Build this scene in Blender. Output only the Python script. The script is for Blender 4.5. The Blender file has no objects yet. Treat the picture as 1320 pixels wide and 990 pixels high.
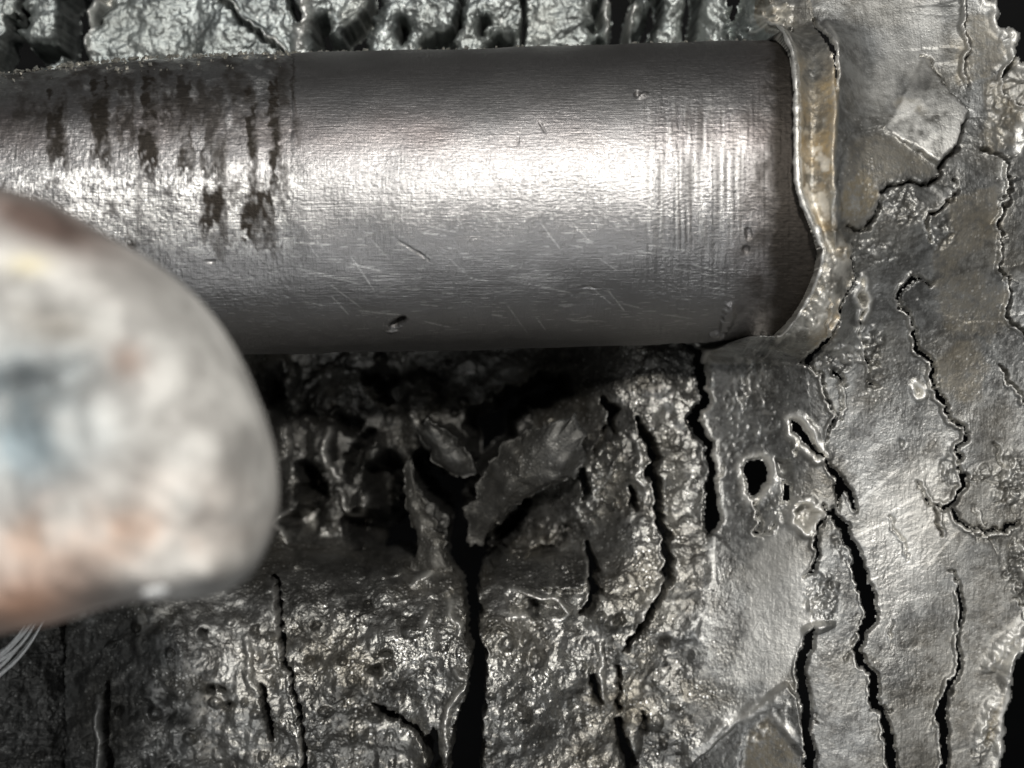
import bpy, math, random
import numpy as np

# ------------------------------------------------------------------ camera, light, exposure
S = 1e-4                 # one photo pixel = 0.1 mm in the plane of the shaft axis
DCAM = 2600.0            # camera height over the shaft axis, in tenths of a millimetre
CX, CY = 660.0, 495.0
scene = bpy.context.scene
C = scene.collection

cam_data = bpy.data.cameras.new('camera')
cam = bpy.data.objects.new('camera', cam_data)
C.objects.link(cam)
cam.location = (0, 0, DCAM * S)
cam_data.sensor_width = 36.0
cam_data.lens = 36.0 * DCAM / 1320.0
cam_data.clip_start = 0.005
cam_data.clip_end = 5.0
cam_data.dof.use_dof = True
cam_data.dof.focus_distance = (DCAM - 90.0) * S
cam_data.dof.aperture_fstop = cam_data.lens * 1e-3 / (38.0 * S)
scene.camera = cam

world = bpy.data.worlds.new('World')
scene.world = world
world.use_nodes = True
wb = world.node_tree.nodes['Background']
wb.inputs['Color'].default_value = (0.93, 0.97, 1.0, 1)
wb.inputs['Strength'].default_value = 0.085

def lamp(name, px, py, z, size, watts, color, target=(640, 480, 0)):
    ld = bpy.data.lights.new(name, 'AREA')
    ld.shape = 'DISK'
    ld.size = size * S
    ld.energy = watts
    ld.color = color
    o = bpy.data.objects.new(name, ld)
    C.objects.link(o)
    from mathutils import Vector
    p = Vector(((px - CX) * S, (CY - py) * S, z * S))
    t = Vector(((target[0] - CX) * S, (CY - target[1]) * S, target[2] * S))
    o.location = p
    o.rotation_euler = (t - p).to_track_quat('-Z', 'Y').to_euler()
    return o

lamp('torch_lamp', 880, -330, 2500, 150, 0.54, (1.0, 0.975, 0.935))
lamp('window_glow', 520, 2700, 3000, 1200, 0.20, (0.96, 0.98, 1.0))  # added weak fill from below, lifts the shaft's lower side
lamp('ceiling_lamp', 300, -2600, 4200, 1500, 0.35, (0.93, 0.97, 1.0))  # added soft fill from above, gives the metal something to reflect

scene.view_settings.view_transform = 'Standard'
scene.view_settings.look = 'None'
scene.view_settings.exposure = 0.14
scene.view_settings.gamma = 1.0
scene.render.engine = 'CYCLES'
scene.cycles.max_bounces = 6

# ------------------------------------------------------------------ helpers
def sstep(a, b, x):
    t = np.clip((x - a) / (b - a), 0, 1)
    return t * t * (3 - 2 * t)

def vnoise(x, y, seed):
    """smooth value noise in -1..1"""
    rng = np.random.RandomState(seed)
    n = 256
    g = rng.rand(n, n) * 2 - 1
    xi = np.floor(x).astype(int); yi = np.floor(y).astype(int)
    fx = x - xi; fy = y - yi
    fx = fx * fx * fx * (fx * (fx * 6 - 15) + 10)
    fy = fy * fy * fy * (fy * (fy * 6 - 15) + 10)
    a = g[yi % n, xi % n]; b = g[yi % n, (xi + 1) % n]
    c = g[(yi + 1) % n, xi % n]; d = g[(yi + 1) % n, (xi + 1) % n]
    return (a * (1 - fx) + b * fx) * (1 - fy) + (c * (1 - fx) + d * fx) * fy

def fbm(x, y, scale, octaves, seed, gain=0.5):
    out = 0; amp = 1.0; tot = 0
    for k in range(octaves):
        a = 0.6 + k * 1.1
        xr = (x * math.cos(a) - y * math.sin(a)) / scale * 2 ** k + 37.3 * k
        yr = (x * math.sin(a) + y * math.cos(a)) / scale * 2 ** k + 11.7 * k
        out = out + amp * vnoise(xr, yr, seed + k)
        tot += amp; amp *= gain
    return out / tot

def jitter(pts, amount, rng, closed=False, minlen=3.0):
    amount = amount * 1.45
    """fractal subdivision of a polyline of (x, y, w)"""
    P = [tuple(p) if len(p) == 3 else (p[0], p[1], 0.0) for p in pts]
    if closed:
        P = P + [P[0]]
    while True:
        out = [P[0]]; any_split = False
        for a, b in zip(P[:-1], P[1:]):
            L = math.hypot(b[0] - a[0], b[1] - a[1])
            if L > minlen * 1.6:
                any_split = True
                o = rng.gauss(0, amount) * L
                nx, ny = -(b[1] - a[1]) / L, (b[0] - a[0]) / L
                w = (a[2] + b[2]) / 2
                out.append(((a[0] + b[0]) / 2 + nx * o, (a[1] + b[1]) / 2 + ny * o, w * (1 + rng.gauss(0, amount * 1.2))))
            out.append(b)
        P = out
        if not any_split:
            break
    return P

STEP = 1.5
GX = np.arange(-66, 1386.1, STEP)
GY = np.arange(-60, 1050.1, STEP)
X, Y = np.meshgrid(GX, GY)
NY, NX = X.shape

def stroke(P, reach=60):
    """distance minus half width, side sign (image-left of a downward line is +1) and 0..1 position along an open line"""
    D = np.full(X.shape, 1e3); SD = np.zeros(X.shape); U = np.zeros(X.shape)
    L = [0.0]
    for a, b in zip(P[:-1], P[1:]):
        L.append(L[-1] + math.hypot(b[0] - a[0], b[1] - a[1]))
    tot = max(L[-1], 1e-6)
    for i, (a, b) in enumerate(zip(P[:-1], P[1:])):
        x0 = min(a[0], b[0]) - reach; x1 = max(a[0], b[0]) + reach
        y0 = min(a[1], b[1]) - reach; y1 = max(a[1], b[1]) + reach
        i0 = max(int((x0 - GX[0]) / STEP), 0); i1 = min(int((x1 - GX[0]) / STEP) + 2, NX)
        j0 = max(int((y0 - GY[0]) / STEP), 0); j1 = min(int((y1 - GY[0]) / STEP) + 2, NY)
        if i1 <= i0 or j1 <= j0:
            continue
        sx = X[j0:j1, i0:i1]; sy = Y[j0:j1, i0:i1]
        dx, dy = b[0] - a[0], b[1] - a[1]
        q = max(dx * dx + dy * dy, 1e-9)
        t = np.clip(((sx - a[0]) * dx + (sy - a[1]) * dy) / q, 0, 1)
        d = np.hypot(sx - a[0] - t * dx, sy - a[1] - t * dy) - (a[2] + t * (b[2] - a[2])) / 2
        m = d < D[j0:j1, i0:i1]
        D[j0:j1, i0:i1][m] = d[m]
        SD[j0:j1, i0:i1][m] = np.sign(dx * (sy - a[1]) - dy * (sx - a[0]))[m]
        U[j0:j1, i0:i1][m] = ((L[i] + t * (L[i + 1] - L[i])) / tot)[m]
    return D, SD, U

def inside(P):
    m = np.zeros(X.shape, bool)
    pts = [(p[0], p[1]) for p in P]
    n = len(pts)
    for i in range(n):
        x0, y0 = pts[i]; x1, y1 = pts[(i + 1) % n]
        if y0 == y1:
            continue
        c = (Y > min(y0, y1)) & (Y <= max(y0, y1))
        xc = x0 + (Y - y0) * (x1 - x0) / (y1 - y0)
        m ^= c & (X < xc)
    return m

RNG = random.Random(7)

def smooth_base(px, py):
    """large, soft height of the torn casting (no detail)"""
    wr = sstep(880, 1070, px)
    top = -95 + 125 * wr
    bed = -110 + 90 * sstep(480, 860, py)
    bed = bed - 150 * sstep(300, 380, px) * sstep(830, 660, px) * sstep(400, 450, py) * sstep(780, 690, py)
    bar = -150 + np.sqrt(np.maximum(205.0 ** 2 - (py - 915.0) ** 2, 0)) * 0.95
    w2 = sstep(840, 580, px) * sstep(690, 730, py)
    bed = bed * (1 - w2) + bar * w2
    bot = bed * (1 - wr) + 30 * wr
    b = sstep(150, 350, py)
    return top * (1 - b) + bot * b

ZB = smooth_base(X, Y)
KB = 1 - ZB / DCAM          # refined below once the swell round the shaft is known

def at(px, py, z=0.0):
    k = (DCAM - z) / DCAM
    return ((px - CX) * k * S, (CY - py) * k * S, z * S)

# ------------------------------------------------------------------ materials
def nt(mat):
    mat.use_nodes = True
    n = mat.node_tree.nodes; l = mat.node_tree.links
    n.clear()
    out = n.new('ShaderNodeOutputMaterial'); p = n.new('ShaderNodeBsdfPrincipled')
    l.new(p.outputs[0], out.inputs[0])
    return n, l, p

def mixc(n, l, fac, a, b):
    m = n.new('ShaderNodeMix'); m.data_type = 'RGBA'
    for sock, v in ((m.inputs[0], fac), (m.inputs[6], a), (m.inputs[7], b)):
        if hasattr(v, 'is_output'):
            l.new(v, sock)
        elif isinstance(v, (int, float)):
            sock.default_value = v
        else:
            sock.default_value = (*v, 1)
    return m.outputs[2]

def math_node(n, l, op, a, b=0.0, clamp=False):
    m = n.new('ShaderNodeMath'); m.operation = op; m.use_clamp = clamp
    for i, v in enumerate((a, b)):
        if hasattr(v, 'is_output'):
            l.new(v, m.inputs[i])
        else:
            m.inputs[i].default_value = v
    return m.outputs[0]

def noise(n, l, vec, scale, detail=3, rough=0.55):
    t = n.new('ShaderNodeTexNoise'); t.inputs['Scale'].default_value = scale
    t.inputs['Detail'].default_value = detail; t.inputs['Roughness'].default_value = rough
    l.new(vec, t.inputs['Vector'])
    return t.outputs[0]

def ramp(n, l, v, lo, hi):
    r = n.new('ShaderNodeMapRange'); r.interpolation_type = 'SMOOTHSTEP'
    r.inputs[1].default_value = lo; r.inputs[2].default_value = hi
    l.new(v, r.inputs[0])
    return r.outputs[0]

def coords(n, l, sx=1.0, sy=1.0, sz=1.0):
    g = n.new('ShaderNodeTexCoord')
    m = n.new('ShaderNodeMapping')
    m.inputs['Scale'].default_value = (sx / S, sy / S, sz / S)   # 1 unit = one photo pixel
    l.new(g.outputs['Object'], m.inputs[0])
    return m.outputs[0]

def torn_metal(name, smooth_cols, coarse_cols, tan, soot_shade, bright):
    """attribute wear: R = tan deposit, G = soot, B = worn bright edge, A = coarse pitted texture"""
    mat = bpy.data.materials.new(name)
    n, l, p = nt(mat)
    M = lambda op, a, b=0.0, c=False: math_node(n, l, op, a, b, c)
    v = coords(n, l)
    a = n.new('ShaderNodeAttribute'); a.attribute_name = 'wear'
    sep = n.new('ShaderNodeSeparateColor'); l.new(a.outputs['Color'], sep.inputs[0])
    tanA, sootShadeA, briA, coA = sep.outputs[0], sep.outputs[1], sep.outputs[2], a.outputs['Alpha']
    big = noise(n, l, v, 0.022, 4); mid = noise(n, l, v, 0.10, 4, 0.65); fine = noise(n, l, v, 0.33, 3, 0.7)
    f = M('ADD', M('MULTIPLY', big, 0.55), M('MULTIPLY', mid, 0.45))
    r1 = ramp(n, l, f, 0.38, 0.60)
    base = mixc(n, l, coA, mixc(n, l, r1, smooth_cols[1], smooth_cols[0]), mixc(n, l, r1, coarse_cols[1], coarse_cols[0]))
    huge = noise(n, l, v, 0.0075, 3)
    base = mixc(n, l, M('MULTIPLY', ramp(n, l, huge, 0.42, 0.62), 0.27), base, tuple(c * 0.95 for c in tan))
    base = mixc(n, l, M('MULTIPLY', tanA, ramp(n, l, mid, 0.25, 0.6)), base, tan)
    base = mixc(n, l, M('MULTIPLY', sootShadeA, ramp(n, l, mid, 0.15, 0.5)), base, soot_shade)  # soot, and shade painted into the colour
    base = mixc(n, l, briA, base, bright)  # edge highlights painted into the colour
    l.new(base, p.inputs['Base Color'])
    l.new(M('MULTIPLY', 0.88, M('SUBTRACT', 1.0, M('MULTIPLY', tanA, 0.4))), p.inputs['Metallic'])
    r = M('ADD', M('SUBTRACT', 0.49, M('MULTIPLY', coA, 0.15)), M('MULTIPLY', M('ADD', M('SUBTRACT', mid, 0.5), M('SUBTRACT', huge, 0.5)), 0.35))
    r = M('ADD', r, M('MULTIPLY', briA, 0.10))
    r = M('ADD', r, M('MULTIPLY', sootShadeA, 0.16), True)
    l.new(r, p.inputs['Roughness'])
    def beads(sc):
        vo = n.new('ShaderNodeTexVoronoi'); vo.feature = 'F1'; vo.inputs['Scale'].default_value = sc
        l.new(v, vo.inputs['Vector'])
        sc_ = n.new('ShaderNodeSeparateColor'); l.new(vo.outputs['Color'], sc_.inputs[0])
        return vo.outputs['Distance'], sc_.outputs[0]
    patch = ramp(n, l, noise(n, l, v, 0.030, 3), 0.38, 0.62)
    d1, c1 = beads(0.23); d2, c2 = beads(0.12)
    hb = M('MULTIPLY', M('ADD', M('MULTIPLY', d1, -1.1), M('MULTIPLY', d2, -1.0)), M('ADD', 0.25, M('MULTIPLY', patch, 0.75)))
    hs = M('MULTIPLY', noise(n, l, coords(n, l, 0.30, 0.03, 0.05), 1.0, 3), 0.55)
    h = M('ADD', M('MULTIPLY', fine, 0.8), M('ADD', M('MULTIPLY', hb, coA), M('MULTIPLY', hs, M('SUBTRACT', 1.0, coA))))
    glint = M('MULTIPLY', M('MULTIPLY', ramp(n, l, c1, 0.74, 0.82), ramp(n, l, d1, 0.5, 0.25)), M('MULTIPLY', M('MULTIPLY', M('ADD', 0.1, M('MULTIPLY', patch, 0.9)), M('SUBTRACT', 1.0, M('MULTIPLY', sootShadeA, 0.9))), M('ADD', 0.15, M('MULTIPLY', coA, 0.75))))
    lk = p.inputs['Base Color'].links[0].from_socket
    l.new(mixc(n, l, glint, lk, (0.92, 0.90, 0.85)), p.inputs['Base Color'])  # glints painted into the colour of random grains
    b = n.new('ShaderNodeBump'); b.inputs['Strength'].default_value = 1.0; b.inputs['Distance'].default_value = 1.0 * S
    l.new(h, b.inputs['Height']); l.new(b.outputs[0], p.inputs['Normal'])
    return mat

M_CASING = torn_metal('dull_torn_metal', ((0.41, 0.41, 0.397), (0.19, 0.188, 0.179)), ((0.29, 0.284, 0.265), (0.125, 0.121, 0.111)), (0.20, 0.168, 0.112), (0.035, 0.034, 0.031), (0.86, 0.84, 0.79))
M_BED = M_CASING
M_COLLAR = torn_metal('tan_stained_metal', ((0.40, 0.39, 0.36), (0.20, 0.195, 0.18)), ((0.40, 0.39, 0.35), (0.16, 0.15, 0.13)), (0.38, 0.28, 0.14), (0.05, 0.042, 0.034), (0.88, 0.85, 0.78))
M_RIB = torn_metal('greenish_grey_metal', ((0.34, 0.365, 0.355), (0.16, 0.175, 0.17)), ((0.52, 0.55, 0.53), (0.26, 0.275, 0.27)), (0.33, 0.335, 0.30), (0.04, 0.045, 0.045), (0.82, 0.81, 0.77))

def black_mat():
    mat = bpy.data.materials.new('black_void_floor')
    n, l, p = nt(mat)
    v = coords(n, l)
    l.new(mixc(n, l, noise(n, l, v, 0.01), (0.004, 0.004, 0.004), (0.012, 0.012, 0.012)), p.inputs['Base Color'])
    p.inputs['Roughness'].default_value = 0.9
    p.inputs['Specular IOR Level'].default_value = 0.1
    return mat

def shaft_mat():
    mat = bpy.data.materials.new('scratched_steel')
    n, l, p = nt(mat)
    a = n.new('ShaderNodeAttribute'); a.attribute_name = 'wear'     # R = painted mauve reflection, G = soot and shade, B = coarse scraping
    sep = n.new('ShaderNodeSeparateColor'); l.new(a.outputs['Color'], sep.inputs[0])
    along = coords(n, l, 0.035, 0.5, 0.5)       # long scratches run along the shaft
    around = coords(n, l, 0.5, 0.06, 0.06)      # turning marks run round it
    v = coords(n, l)
    na = noise(n, l, along, 1.0, 4, 0.65); nr = noise(n, l, around, 0.8, 4, 0.6)
    nv = noise(n, l, v, 0.16, 4, 0.7); nb = noise(n, l, v, 0.02, 3)
    base = mixc(n, l, nb, (0.245, 0.238, 0.233), (0.32, 0.313, 0.307))
    base = mixc(n, l, math_node(n, l, 'MULTIPLY', a.outputs['Alpha'], ramp(n, l, nv, 0.3, 0.55)), base, (0.85, 0.83, 0.80))
    base = mixc(n, l, math_node(n, l, 'MULTIPLY', sep.outputs[0], 0.8), base, (0.27, 0.225, 0.21))
    base = mixc(n, l, math_node(n, l, 'MULTIPLY', sep.outputs[1], 1.0), base, (0.042, 0.036, 0.030))
    l.new(base, p.inputs['Base Color'])
    p.inputs['Metallic'].default_value = 0.95
    r = math_node(n, l, 'ADD', 0.30, math_node(n, l, 'MULTIPLY', nv, 0.18))
    r = math_node(n, l, 'ADD', r, math_node(n, l, 'MULTIPLY', sep.outputs[1], 0.25))
    l.new(r, p.inputs['Roughness'])
    sp = n.new('ShaderNodeTexVoronoi'); sp.feature = 'SMOOTH_F1'; sp.inputs['Scale'].default_value = 0.26; l.new(coords(n, l, 0.7, 1.3, 1.3), sp.inputs['Vector'])
    rough_part = math_node(n, l, 'MULTIPLY', math_node(n, l, 'ADD', 0.15, sep.outputs[2]), math_node(n, l, 'SUBTRACT', nv, sp.outputs['Distance']))
    h = math_node(n, l, 'ADD', math_node(n, l, 'MULTIPLY', na, 0.42), math_node(n, l, 'MULTIPLY', nr, 0.30))
    h = math_node(n, l, 'ADD', h, math_node(n, l, 'MULTIPLY', rough_part, 0.7))
    b = n.new('ShaderNodeBump'); b.inputs['Strength'].default_value = 1.0; b.inputs['Distance'].default_value = 1.4 * S
    l.new(h, b.inputs['Height']); l.new(b.outputs[0], p.inputs['Normal'])
    return mat

def lump_mat():
    mat = bpy.data.materials.new('satin_pale_metal')
    n, l, p = nt(mat)
    a = n.new('ShaderNodeAttribute'); a.attribute_name = 'tint'
    v = coords(n, l)
    nv = noise(n, l, v, 0.014, 4)
    c = mixc(n, l, ramp(n, l, nv, 0.36, 0.62), (0.27, 0.263, 0.25), (0.50, 0.492, 0.47))
    m = n.new('ShaderNodeMix'); m.data_type = 'RGBA'; m.blend_type = 'MULTIPLY'; m.inputs[0].default_value = 1.0
    l.new(c, m.inputs[6]); l.new(a.outputs['Color'], m.inputs[7])
    l.new(m.outputs[2], p.inputs['Base Color'])
    p.inputs['Metallic'].default_value = 0.12
    p.inputs['Roughness'].default_value = 0.72
    p.inputs['Specular IOR Level'].default_value = 0.35
    b = n.new('ShaderNodeBump'); b.inputs['Strength'].default_value = 0.3; b.inputs['Distance'].default_value = 8 * S
    l.new(noise(n, l, coords(n, l, 0.05, 0.02, 0.03), 1.0, 4), b.inputs['Height']); l.new(b.outputs[0], p.inputs['Normal'])
    return mat

def plain_metal(name, color, rough):
    mat = bpy.data.materials.new(name)
    n, l, p = nt(mat)
    v = coords(n, l)
    l.new(mixc(n, l, noise(n, l, v, 0.2), tuple(c * 0.6 for c in color), color), p.inputs['Base Color'])
    p.inputs['Metallic'].default_value = 0.9
    p.inputs['Roughness'].default_value = rough
    return mat

M_BLACK = black_mat(); M_SHAFT = shaft_mat(); M_LUMP = lump_mat()
M_FIBRE = plain_metal('pale_strand', (0.9, 0.9, 0.88), 0.4)
M_FIBRE.node_tree.nodes['Principled BSDF'].inputs['Metallic'].default_value = 0.1
M_CHIP = plain_metal('bright_metal_crumbs', (0.8, 0.77, 0.68), 0.3)

# ------------------------------------------------------------------ object helpers
def thing(name, label, category, loc=(0, 0, 0), group=None):
    o = bpy.data.objects.new(name, None)
    C.objects.link(o)
    o.location = loc
    o.empty_display_size = 0.005
    o['label'] = label; o['category'] = category
    if group:
        o['group'] = group
    return o

def mesh_np(name, verts, quads, mat, parent=None, wear_light=None, attr='wear', smooth=True):
    me = bpy.data.meshes.new(name)
    verts = np.asarray(verts, np.float32); quads = np.asarray(quads, np.int32)
    if parent is not None:
        verts = verts - np.array(parent.location, np.float32)
    k = quads.shape[1]
    me.vertices.add(len(verts)); me.vertices.foreach_set('co', verts.ravel())
    me.loops.add(quads.size); me.loops.foreach_set('vertex_index', quads.ravel())
    me.polygons.add(len(quads)); me.polygons.foreach_set('loop_start', np.arange(0, quads.size, k, dtype=np.int32))
    me.update(calc_edges=True)
    me.polygons.foreach_set('use_smooth', np.full(len(quads), smooth))
    if wear_light is not None:
        at_ = me.attributes.new(attr, 'FLOAT_COLOR', 'POINT')
        wear_light = np.asarray(wear_light)
        col = np.ones((len(verts), 4), np.float32); col[:, :wear_light.shape[1]] = wear_light
        at_.data.foreach_set('color', col.ravel())
    me.materials.append(mat)
    me.validate()
    o = bpy.data.objects.new(name, me)
    C.objects.link(o)
    if parent is not None:
        o.parent = parent
    return o

# ------------------------------------------------------------------ the torn casting as a sculpted height field
RSH, YSH = 193.0, 255.0
def shaft_axis(px):
    return 266.5 - 0.0285 * (px - 300)          # slight tilt: the right end sits higher in the picture

jag = fbm(X, Y, 45, 4, 5)
xr = np.interp(Y, [-60, 425, 452, 690, 760, 1060], [985, 985, 900, 912, 905, 885])
right = sstep(-12, 14, X - xr)
cw = 8 + 62 * sstep(640, 760, Y)
COARSE = np.clip(0.5 - (X - xr - 15 * sstep(640, 760, Y) + jag * cw * 1.1) / (2 * cw), 0, 1)
COARSE = np.maximum(COARSE, right * (0.16 + 0.30 * sstep(-0.1, 0.45, fbm(X, Y / 1.6, 60, 4, 6))))     # 1 = pitted and beady, 0 = smooth sheet
ribs = (Y < 150) * (1 - right)
bedm = (Y >= 150) * (1 - right)

H = ZB.copy()
n60 = fbm(X, Y, 70, 4, 11); n20 = fbm(X, Y, 24, 4, 21); n6 = fbm(X, Y, 7.5, 3, 31); n3 = fbm(X, Y, 3.6, 2, 41)
n90 = fbm(X, Y / 2.0, 95, 2, 12)
H += right * (n90 * 4.5 + n20 * 0.6 + n6 * 0.35 + n3 * 0.25)
rid = 1 - np.abs(fbm(X, Y, 40, 4, 51)) * 2
rough_bed = 0.55 + 0.45 * sstep(720, 830, Y)
H += bedm * (n60 * 20 + n20 * 4.0 + n6 * 1.1 * rough_bed + n3 * 0.6 * rough_bed)
barm = bedm * sstep(720, 780, Y) * sstep(620, 520, X)
H += barm * (vnoise(X / 17 + fbm(X, Y, 60, 2, 13), Y / 160, 14) * 2.4 + vnoise(X / 6, Y / 90, 15) * 0.5)
COARSE = COARSE * (1 - 0.45 * barm * sstep(380, 300, X))
H += ribs * (n60 * 14 + n20 * 3 * sstep(330, 400, X) + n20 * 2 + n6 * 1.5 + n3 * 0.9)

# swell of the casing round the shaft end
dyc = Y - shaft_axis(X)
bulge = 172 * np.exp(-(dyc / 165.0) ** 2) * (1 - 0.85 * sstep(1068, 1460, X))
H += right * bulge
KB = 1 - (ZB + sstep(900, 1060, X) * bulge) / DCAM
cyl = np.sqrt(np.maximum((RSH + 34) ** 2 - dyc ** 2, 0))
collar_zone = right * sstep(1120, 1050, X) * sstep(470, 430, Y) * sstep(20, 60, Y)
H = np.where(collar_zone > 0, H * (1 - collar_zone) + np.maximum(H, cyl) * collar_zone, H)

WEAR_LIGHT = np.zeros(X.shape + (3,))          # tan, soot and painted shade, polish and painted highlights
HOLE = np.zeros(X.shape, bool)

def lipnoise(seed):
    return 0.75 + 0.6 * fbm(X, Y, 12, 2, seed)

def crack(pts, depth=70, hole=True, lip=None, jit=0.10, step=None, seed=0):
    """carve a crack along pts; lip = (side, height, width) a turned-up rim; step = (side, height, decay) one side stands proud"""
    global H, HOLE
    P = jitter(pts, jit, RNG)
    D, SD, U = stroke(P, 60 if not step else 60 + step[2] * 2)
    rag = min(1.0, max(p[2] if len(p) > 2 else 0 for p in pts) / 6.0)
    D = D + (n6 * 1.9 + n3 * 1.1) * rag - 0.7
    thin = pts[0][0] > 925
    if lip:
        lip = (lip[0], lip[1] * (1.5 if thin else 1), lip[2] * (0.7 if thin else 1))
    if hole:
        depth = min(depth, 7 if pts[0][0] > 870 else 90)
    env = np.sqrt(np.clip(np.sin(np.pi * np.clip(U, 0, 1)), 0, 1))
    if step:
        s, h, dec = step
        H = H + np.where(SD == s, 1, 0) * h * np.clip(np.sin(np.pi * np.clip(U, 0, 1)), 0, 1) * np.exp(-np.maximum(D, 0) / dec) * sstep(55 + dec * 2, 25 + dec, D)
    H = H - (0.6 if thin else 2.5) * np.exp(-np.maximum(D, 0) / 3.0) * env
    if lip:
        s, h, w = lip
        sel = (SD == s) if s else True
        H = H + np.where(sel, 1, 0) * h * np.exp(-((D - w * 0.35) / (w * 0.6)) ** 2) * lipnoise(60 + seed) * env
        WEAR_LIGHT[..., 2] = np.maximum(WEAR_LIGHT[..., 2], np.where(sel, 1, 0) * np.exp(-((D - w * 0.2) / (w * 0.55)) ** 2) * np.clip((1.15 if thin else 0.8) + 1.2 * n6 + 0.8 * n20, 0, 1) * env)  # highlight painted along the turned-up rim
    prof = sstep(0.9, -1.6, D)
    H = H - depth * prof
    if hole:
        HOLE |= D < -1.3

def pit(pts, depth=90, hole=True, jit=0.12, lip=None, soft=1.2):
    """an open hole with a ragged outline"""
    global H, HOLE
    P = jitter(pts, jit, RNG, closed=True)
    D, SD, U = stroke(P, 50)
    ins = inside(P)
    D = np.where(ins, -np.abs(D), np.abs(D))
    if lip:
        H = H + lip[0] * np.exp(-((D - lip[1]) / lip[1]) ** 2) * lipnoise(int(pts[0][0]) % 97)
        WEAR_LIGHT[..., 2] = np.maximum(WEAR_LIGHT[..., 2], np.exp(-((D - lip[1] * .6) / lip[1]) ** 2))  # highlight painted round the hole's rim
    H = H - (0.8 if pts[0][0] > 925 else 3) * np.exp(-np.maximum(D, 0) / 4.0)
    D = D + n6 * 1.2
    if pts[0][1] < 80 and pts[0][0] < 970:
        H = H - 10 * np.exp(-np.maximum(D, 0) / 6.0)
        soft = min(soft, 2.0)
    if hole:
        depth = min(depth, 8 if pts[0][0] > 925 else 110)
    H = H - depth * sstep(soft, -soft * 1.5, D)
    if hole:
        HOLE |= D < -soft * 1.6
    return D

def blob(cx, cy, rx, ry, ang, h, power=1.0):
    """a rounded knob or blade of metal"""
    global H
    a = math.radians(ang)
    u = ((X - cx) * math.cos(a) + (Y - cy) * math.sin(a)) / rx
    v = (-(X - cx) * math.sin(a) + (Y - cy) * math.cos(a)) / ry
    q = np.sqrt(u * u + v * v) + n20 * 0.35 + n6 * 0.12
    H = np.maximum(H, H + h * np.power(np.clip(1 - q * q, 0, 1), power))

def ridge(pts, h, w, jit=0.08, highlight=0.85, seed=0):
    """a raised thin burr"""
    global H
    P = jitter(pts, jit, RNG)
    D, SD, U = stroke(P)
    env = np.sqrt(np.clip(np.sin(np.pi * np.clip(U, 0, 1)), 0, 1))
    g = np.exp(-(D / w) ** 2) * env
    H = H + h * g * lipnoise(seed + 5)
    WEAR_LIGHT[..., 2] = np.maximum(WEAR_LIGHT[..., 2], g * highlight)  # highlight painted along the burr

def plateau(pts, h, edge=3.0, jit=0.08, tilt=(0, 0), wear_light=None, lip=None):
    """a sheet that stands proud of (or sunk below) its neighbours inside an outline"""
    global H
    P = jitter(pts, jit, RNG, closed=True)
    D, SD, U = stroke(P, 60)
    ins = inside(P)
    D = np.where(ins, -np.abs(D), np.abs(D))
    m = sstep(edge * 0.5, -edge * 0.5, D)
    cx = sum(p[0] for p in pts) / len(pts); cy = sum(p[1] for p in pts) / len(pts)
    H = H + m * (h + tilt[0] * (X - cx) + tilt[1] * (Y - cy))
    if lip:
        H = H + lip[0] * np.exp(-((D + lip[1]) / lip[1]) ** 2) * lipnoise(3)
        WEAR_LIGHT[..., 2] = np.maximum(WEAR_LIGHT[..., 2], np.exp(-((D + lip[1]) / lip[1]) ** 2))
    if wear_light:
        ch, val, soft = wear_light
        WEAR_LIGHT[..., ch] = np.maximum(WEAR_LIGHT[..., ch], val * sstep(0, -soft, D))
    return D

def stain(cx, cy, rx, ry, ang, ch, val, seed=0, rag=0.5):
    a = math.radians(ang)
    u = ((X - cx) * math.cos(a) + (Y - cy) * math.sin(a)) / rx
    v = (-(X - cx) * math.sin(a) + (Y - cy) * math.cos(a)) / ry
    q = np.sqrt(u * u + v * v) + fbm(X, Y, 30, 4, 200 + seed) * rag
    WEAR_LIGHT[..., ch] = np.maximum(WEAR_LIGHT[..., ch], val * sstep(1.05, 0.65, q))

# --- collar: turned lip, hollow band, fold, slot
COLLAR_LIP = [(980, -20), (981, 20), (985, 30), (995, 55), (1007, 80), (1010, 110), (1013, 140), (1015, 180), (1017, 213), (1020, 247), (1030, 267),
              (1043, 293), (1052, 325), (1046, 352), (1030, 385), (1012, 412), (990, 436), (955, 442)]
P = jitter(COLLAR_LIP, 0.03, RNG)
D, SD, U = stroke(P, 80)
yy = np.array([p[1] for p in COLLAR_LIP[:-1]]); xx = np.array([p[0] for p in COLLAR_LIP[:-1]])
XL = np.interp(Y, yy, xx)
inner = (X < XL) & (Y > 25) & (Y < 446) & (X > 900)
band = (X >= XL) & (Y > 10) & (Y < 350)
H = H - band * 26 * np.clip(np.sin(np.pi * np.clip((X - XL) / np.maximum(1068 - XL, 12), 0, 1)), 0, 1) * sstep(350, 250, Y) * sstep(0, 60, Y)
fil = (X >= XL) & (Y > 300) & (Y < 470)
H = H + fil * 16 * np.exp(-((D - 22) / 18) ** 2)
lip_g = np.exp(-((D - 3) / 4.5) ** 2) * (X >= XL - 4) * (Y > 22) * (Y < 432)
H = H + 3 * lip_g * lipnoise(1)
WEAR_LIGHT[..., 2] = np.maximum(WEAR_LIGHT[..., 2], 0.4 * lip_g)  # highlight painted along the collar lip
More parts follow.
